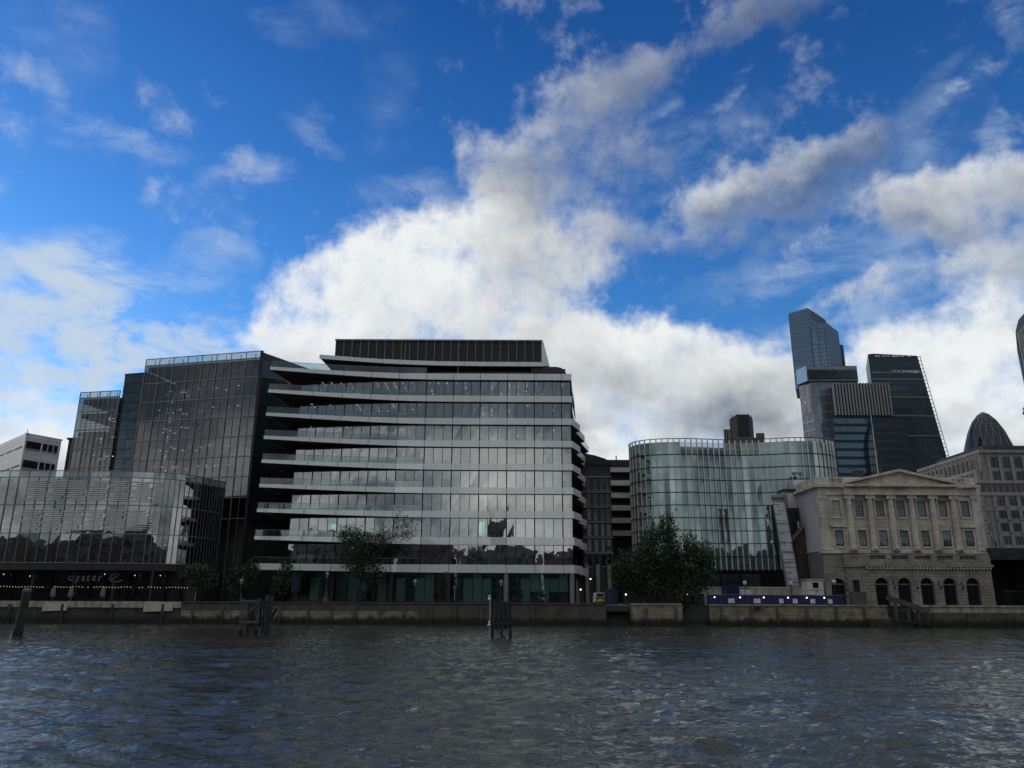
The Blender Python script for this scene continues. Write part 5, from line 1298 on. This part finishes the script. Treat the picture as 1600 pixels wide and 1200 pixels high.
MB().bar((-2.4, 92.2, -1.6), (-2.4, 92.2, 4.4), 0.09, n=8).build('marker_pole', 'pale_metal', d2)
for z in (4.35, 1.5): MB().lathe(-2.48, 92.2, [(0.16, z-0.2), (0.2, z-0.1), (0.1, z+0.05), (0.12, z+0.25), (0.03, z+0.35)], 10).build('marker_light', 'white_paint', d2)
t = thing('mooring_pile', 'thick dark timber pile standing in the river at the far left', 'pile', (-54.8, 90, -1.5))
MB().bar((-54.9, 90, -1.6), (-54.5, 90, 4.9), 1.0, n=12, w2=0.85).build('shaft', 'timber', t)
MB().bar((-54.9, 90, -1.6), (-54.82, 90, 0.7), 1.12, n=12).build('weed_collar', 'timber_wet', t)
MB().lathe(-54.5, 90, [(0.46, 4.75), (0.48, 4.95), (0.2, 5.25)], 12).build('cap', 'timber_pale', t)

# ------------------------------------------------------------------ hoarding, huts, lamps, van
def hoarding():
    t = thing('hoarding', 'long dark blue site hoarding along the top of the river wall', 'hoarding', (46, 141.6, 3.7))
    x = 34.6
    while x < 57.6:
        MB().box(x+0.02, x+2.42, 141.45+jig(0.01), 141.55, 3.72, 5.3+jig(0.02)).build('panel', 'hoard_blue', t); x += 2.44
    MB().box(34.5, 59.0, 141.38, 141.6, 5.32, 5.4).build('top_rail', 'grey_metal', t)
    for x in (36.0, 40.5, 44.7, 49.0, 52.3, 55.4):
        l = MB().box(x-0.065, x+0.065, 141.25, 141.44, 4.8, 5.0).build('bulkhead_lamp', 'lamp_white', t)
        MB().box(x-0.14, x+0.14, 141.3, 141.43, 5.02, 5.12).build('lamp_hood', 'dark_metal', l)
    for x, w in ((38.4, 1.1), (42.9, 1.2), (47.4, 0.75), (49.8, 0.85), (52.9, 0.85), (56.0, 0.8)):
        MB().box(x, x+w, 141.40, 141.43, 3.95, 4.7).build('notice_board', 'notice', t)
    MB().box(42.2, 43.4, 139.35, 139.5, 2.75, 3.3).build('notice_board', 'hoard_blue', t, label='small blue plate fixed to the river wall')
    d = thing('hoarding', 'low dark hoarding with two lamps behind the big tree', 'hoarding', (27, 142.2, 3.6))
    for k in range(6): MB().box(20.0+k*2.4, 22.36+k*2.4, 142.0, 142.1, 3.62, 5.5).build('panel', 'roof_dark', d)
    for x in (20.4, 31.3): MB().box(x-0.09, x+0.09, 141.85, 141.98, 5.2, 5.42).build('bulkhead_lamp', 'lamp_white', d)
hoarding()
def hut():
    t = thing('site_cabin', 'small white site cabin with one window above the blue hoarding', 'cabin', (54.6, 144, GZ))
    MB().box(53.2, 56.1, 143, 146, GZ, 8.0).build('body', 'white_paint', t)
    MB().box(53.0, 56.3, 142.8, 146.2, 8.0, 8.15).build('roof', 'pale_metal', t)
    w = MB().box(54.2, 55.2, 142.95, 143.05, 6.6, 7.55).build('window', 'glass_black', t)
    MB().box(54.1, 55.3, 142.9, 142.94, 6.45, 6.58).build('sill', 'white_paint', w)
    MB().box(53.25, 56.05, 142.95, 142.995, 6.2, 6.28).build('joint_strip', 'grey_metal', t)
    MB().box(54.5, 55.0, 142.93, 142.99, 5.85, 6.05).build('number_plate', 'grey_metal', t)
    t = thing('site_container', 'blue and white container standing behind the hoarding', 'container', (42, 147, GZ))
    MB().box(39.3, 41.8, 146, 149, GZ, 7.0).build('blue_unit', 'hoard_blue', t)
    MB().box(41.9, 44.0, 146.2, 149, GZ, 6.3).build('white_unit', 'sheet_white', t)
    for k in range(7): MB().box(39.5+k*0.32, 39.6+k*0.32, 145.93, 145.99, GZ+0.1, 6.9).build('rib', 'hoard_blue', t)
    t = thing('low_wall', 'grey stone yard wall behind the hoarding and cabin', 'wall', (44, 152, GZ))
    MB().box(34.5, 57.5, 152, 152.6, GZ, 6.7).build('face', 'wall_concrete', t)
    MB().box(34.4, 57.6, 151.9, 152.7, 6.7, 6.9).build('coping', 'portland', t)
    MB().box(35, 39, 147.6, 148.4, GZ, 5.7).build('step_block', 'wall_patch', t)
hut()
def globe_lamp(x, y, z, label, h=3.6):
    t = thing('street_lamp', label, 'lamp', (x, y, z), 'embankment lamps')
    MB().lathe(x, y, [(0.22, z), (0.2, z+0.3), (0.08, z+0.45), (0.06, z+h-0.3), (0.12, z+h-0.2)], 10).build('post', 'dark_metal', t)
    MB().lathe(x, y, [(0.1, z+h-0.2), (0.3, z+h), (0.36, z+h+0.25), (0.26, z+h+0.52), (0.05, z+h+0.62)], 12).build('globe', 'white_paint', t)
    MB().lathe(x, y, [(0.2, z+h+0.56), (0.16, z+h+0.68), (0.03, z+h+0.85)], 10).build('cap', 'dark_metal', t)
globe_lamp(42.0, 143.0, GZ, 'globe lamp behind the hoarding by the blue container')
globe_lamp(50.4, 143.4, GZ, 'globe lamp behind the hoarding in front of the brick building')
globe_lamp(58.0, 142.8, GZ, 'globe lamp at the right end of the hoarding before the big arch', 3.9)
def lantern(x, label, base=False):
    y, z = 142.6, GZ
    t = thing('lamp_standard', label, 'lamp', (x, y, z), 'lantern posts along the promenade')
    if base:
        MB().lathe(x, y, [(0.75, z), (0.72, z+0.4), (0.45, z+0.9), (0.28, z+1.7), (0.14, z+2.2), (0.08, z+4.2), (0.14, z+4.35)], 12).build('post', 'dark_metal', t); h = 4.35
    else:
        MB().lathe(x, y, [(0.18, z), (0.1, z+0.5), (0.06, z+0.7), (0.05, z+3.0), (0.1, z+3.1)], 10).build('post', 'dark_metal', t); h = 3.1
    MB().lathe(x, y, [(0.14, z+h), (0.28, z+h+0.6), (0.26, z+h+0.65)], 6).build('lantern_glass', 'film_green', t)
    MB().lathe(x, y, [(0.42, z+h+0.65), (0.3, z+h+0.85), (0.08, z+h+1.0), (0.03, z+h+1.2)], 6).build('lantern_hood', 'grey_metal', t)
lantern(-33.0, 'tall lamp standard with flared foot before the banded office', True)
lantern(-17.2, 'slim lantern post between the bushy tree and young tree')
lantern(-1.8, 'slim lantern post beside the ground floor pillar')
lantern(-48.3, 'slim lantern post near the trees right of the pavilion')
def van():
    t = thing('van', 'white and blue van with yellow chevrons on its rear doors', 'van', (16.6, 147, GZ))
    MB().prism([(15.5,147.2),(17.3,147.2),(17.3,151.8),(15.5,151.8)], GZ+0.35, GZ+2.05, [(15.62,147.3),(17.18,147.3),(17.18,150.9),(15.62,150.9)]).build('body', 'white_paint', t)
    d = MB().box(15.58, 17.22, 147.14, 147.2, GZ+0.5, GZ+1.35).build('rear_door', 'yellow', t)
    for k in range(5):
        for s in (-1, 1):
            x = 16.4; z = GZ + 0.42 + k*0.3
            m = MB(); q = [(x, z+0.45), (x+s*0.8, z-0.12), (x+s*0.8, z+0.02), (x, z+0.6)]
            q = [(a, min(max(b, GZ+0.5), GZ+1.36)) for a, b in q]
            if abs(q[1][1]-q[2][1]) < 0.02: continue
            m.v = [(a, 147.10, b) for a, b in q] + [(a, 147.135, b) for a, b in q]
            m.f = [(0,1,2,3),(7,6,5,4),(0,4,5,1),(1,5,6,2),(2,6,7,3),(3,7,4,0)]; m.build('chevron_stripe', 'rubber', d, fix=True)
    MB().box(15.75, 17.05, 147.2, 147.24, GZ+1.45, GZ+1.9).build('rear_window', 'glass_black', t)
    MB().box(15.5, 17.3, 147.05, 147.2, GZ+0.35, GZ+0.48).build('bumper', 'rubber', t)
    for x in (15.6, 17.2):
        for y in (148.2, 151.0):
            w = MB().bar((x-0.1, y, GZ+0.33), (x+0.1, y, GZ+0.33), 0.66, n=14).build('wheel', 'rubber', t)
            MB().bar((x-0.12, y, GZ+0.33), (x+0.12, y, GZ+0.33), 0.36, n=10).build('rim', 'grey_metal', w)
    t = thing('board_fence', 'dull blue site fence boards next to the van', 'fence', (18.6, 148.4, GZ))
    for k in range(4): MB().box(17.5+k*0.62, 18.08+k*0.62, 148.4, 148.46, GZ, 6.4).build('board', 'van_blue', t)
    for z in (4.3, 5.9): MB().box(17.5, 20.0, 148.47, 148.55, z, z+0.1).build('rail', 'grey_metal', t)
van()
for x, y, z, label in ((13.8, 158, 6.2, 'small lit street lamp in the side street, nearest the office'), (16.0, 160, 8.3, 'bright lit street lamp in the side street above the van')):
    t = thing('street_light', label, 'lamp', (x, y, GZ), 'lit lamps in the side street')
    MB().bar((x, y, GZ), (x, y, z), 0.09, n=8).build('post', 'dark_metal', t)
    MB().lathe(x, y, [(0.04, z), (0.13, z+0.1), (0.13, z+0.2), (0.04, z+0.28)], 10).build('lamp_head', 'lamp_white', t)
for x, label in ((1.9, 'round clipped bush in a pot before the lobby, left of two'), (6.0, 'round clipped bush in a pot before the lobby, right of two')):
    t = thing('potted_bush', label, 'plant', (x, 151.2, GZ), 'clipped bushes in pots at the lobby')
    MB().lathe(x, 151.2, [(0.28, GZ), (0.36, GZ+0.75), (0.3, GZ+0.72)], 12).build('pot', 'dark_metal', t)
    MB().bar((x, 151.2, GZ+0.7), (x, 151.2, GZ+1.5), 0.07, n=6).build('stem', 'bark', t)
    link('foliage', leaf_mesh('foliage', 'leaf_dark', [(x, 151.2, GZ+1.85, 0.6, 0.6, 0.55)], 260, 0.14, 31, (x, 151.2, GZ)), t)

# ------------------------------------------------------------------ the south bank behind the viewer, seen in the glass
def south():
    G = 'south bank buildings seen as reflections'
    B = [(70, 26, 1, 'long brick warehouse farthest upstream'), (60, 30, 0, 'tall stone office upstream'), (55, 27, 1, 'brick warehouse upstream of the church'), (50, 29, 0, 'stone office left of the church'), (46, 27, 1, 'brick warehouse left of the church tower'), (38, 31, 0, 'tallest stone office beside the church'), (40, 29, 1, 'brick warehouse behind the church tower'), (42, 25, 0, 'low stone office right of the church'), (52, 24, 1, 'lowest brick warehouse near the bridge'), (60, 28, 0, 'stone office beside the bridge'), (70, 27, 1, 'brick warehouse past the bridge'), (80, 29, 0, 'long stone office farthest downstream')]
    x = -150 - sum(b[0] for b in B[:4])
    for i, (w, h, brick, lab) in enumerate(B):
        mt = 'south_brick' if brick else 'south_stone'
        t = thing('warehouse' if brick else 'riverside_office', lab + ', mirrored in the glass', 'building', (x+w/2, -74, 3.2), G)
        MB().box(x, x+w-2, -88, -64, 3.2, h).build('wall', mt, t)
        MB().box(x-0.4, x+w-2.6, -88.4, -63.6, h, h+0.8).build('cornice', 'south_stone', t)
        m = MB(); m.v = [(x+2,-87,h+0.8),(x+w-5,-87,h+0.8),(x+w-5,-65,h+0.8),(x+2,-65,h+0.8),(x+8,-76,h+4.5),(x+w-11,-76,h+4.5)]
        m.f = [(0,3,2,1),(0,1,5,4),(1,2,5),(2,3,4,5),(3,0,4)]; m.build('roof', 'roof_dark', t, fix=True)
        for r in range(int((h-6)/3.8)):
            wn = MB()
            for c in range(int((w-6)/4)): wn.box(x+2+c*4, x+4.1+c*4, -63.95, -63.85, 6+r*3.8, 8.3+r*3.8)
            wn.build('window_row', 'roof_dark', t, kind='stuff')
        x += w
    t = thing('church_tower', 'square church tower with four pinnacles, mirrored in the glass front', 'tower', (-6, -78, 3.2))
    MB().box(-10, -2.5, -84, -76, 3.2, 42).build('shaft', 'south_stone', t)
    for a in (-10, -2.5):
        for b in (-84, -76): MB().lathe(a, b, [(0.9, 38), (0.8, 43), (0.5, 44), (0.06, 50)], 8).build('pinnacle', 'south_stone', t)
    for xx in (-8.6, -5.6): MB().box(xx, xx+1.7, -75.98, -75.85, 28, 37).build('belfry_window', 'roof_dark', t)
south()
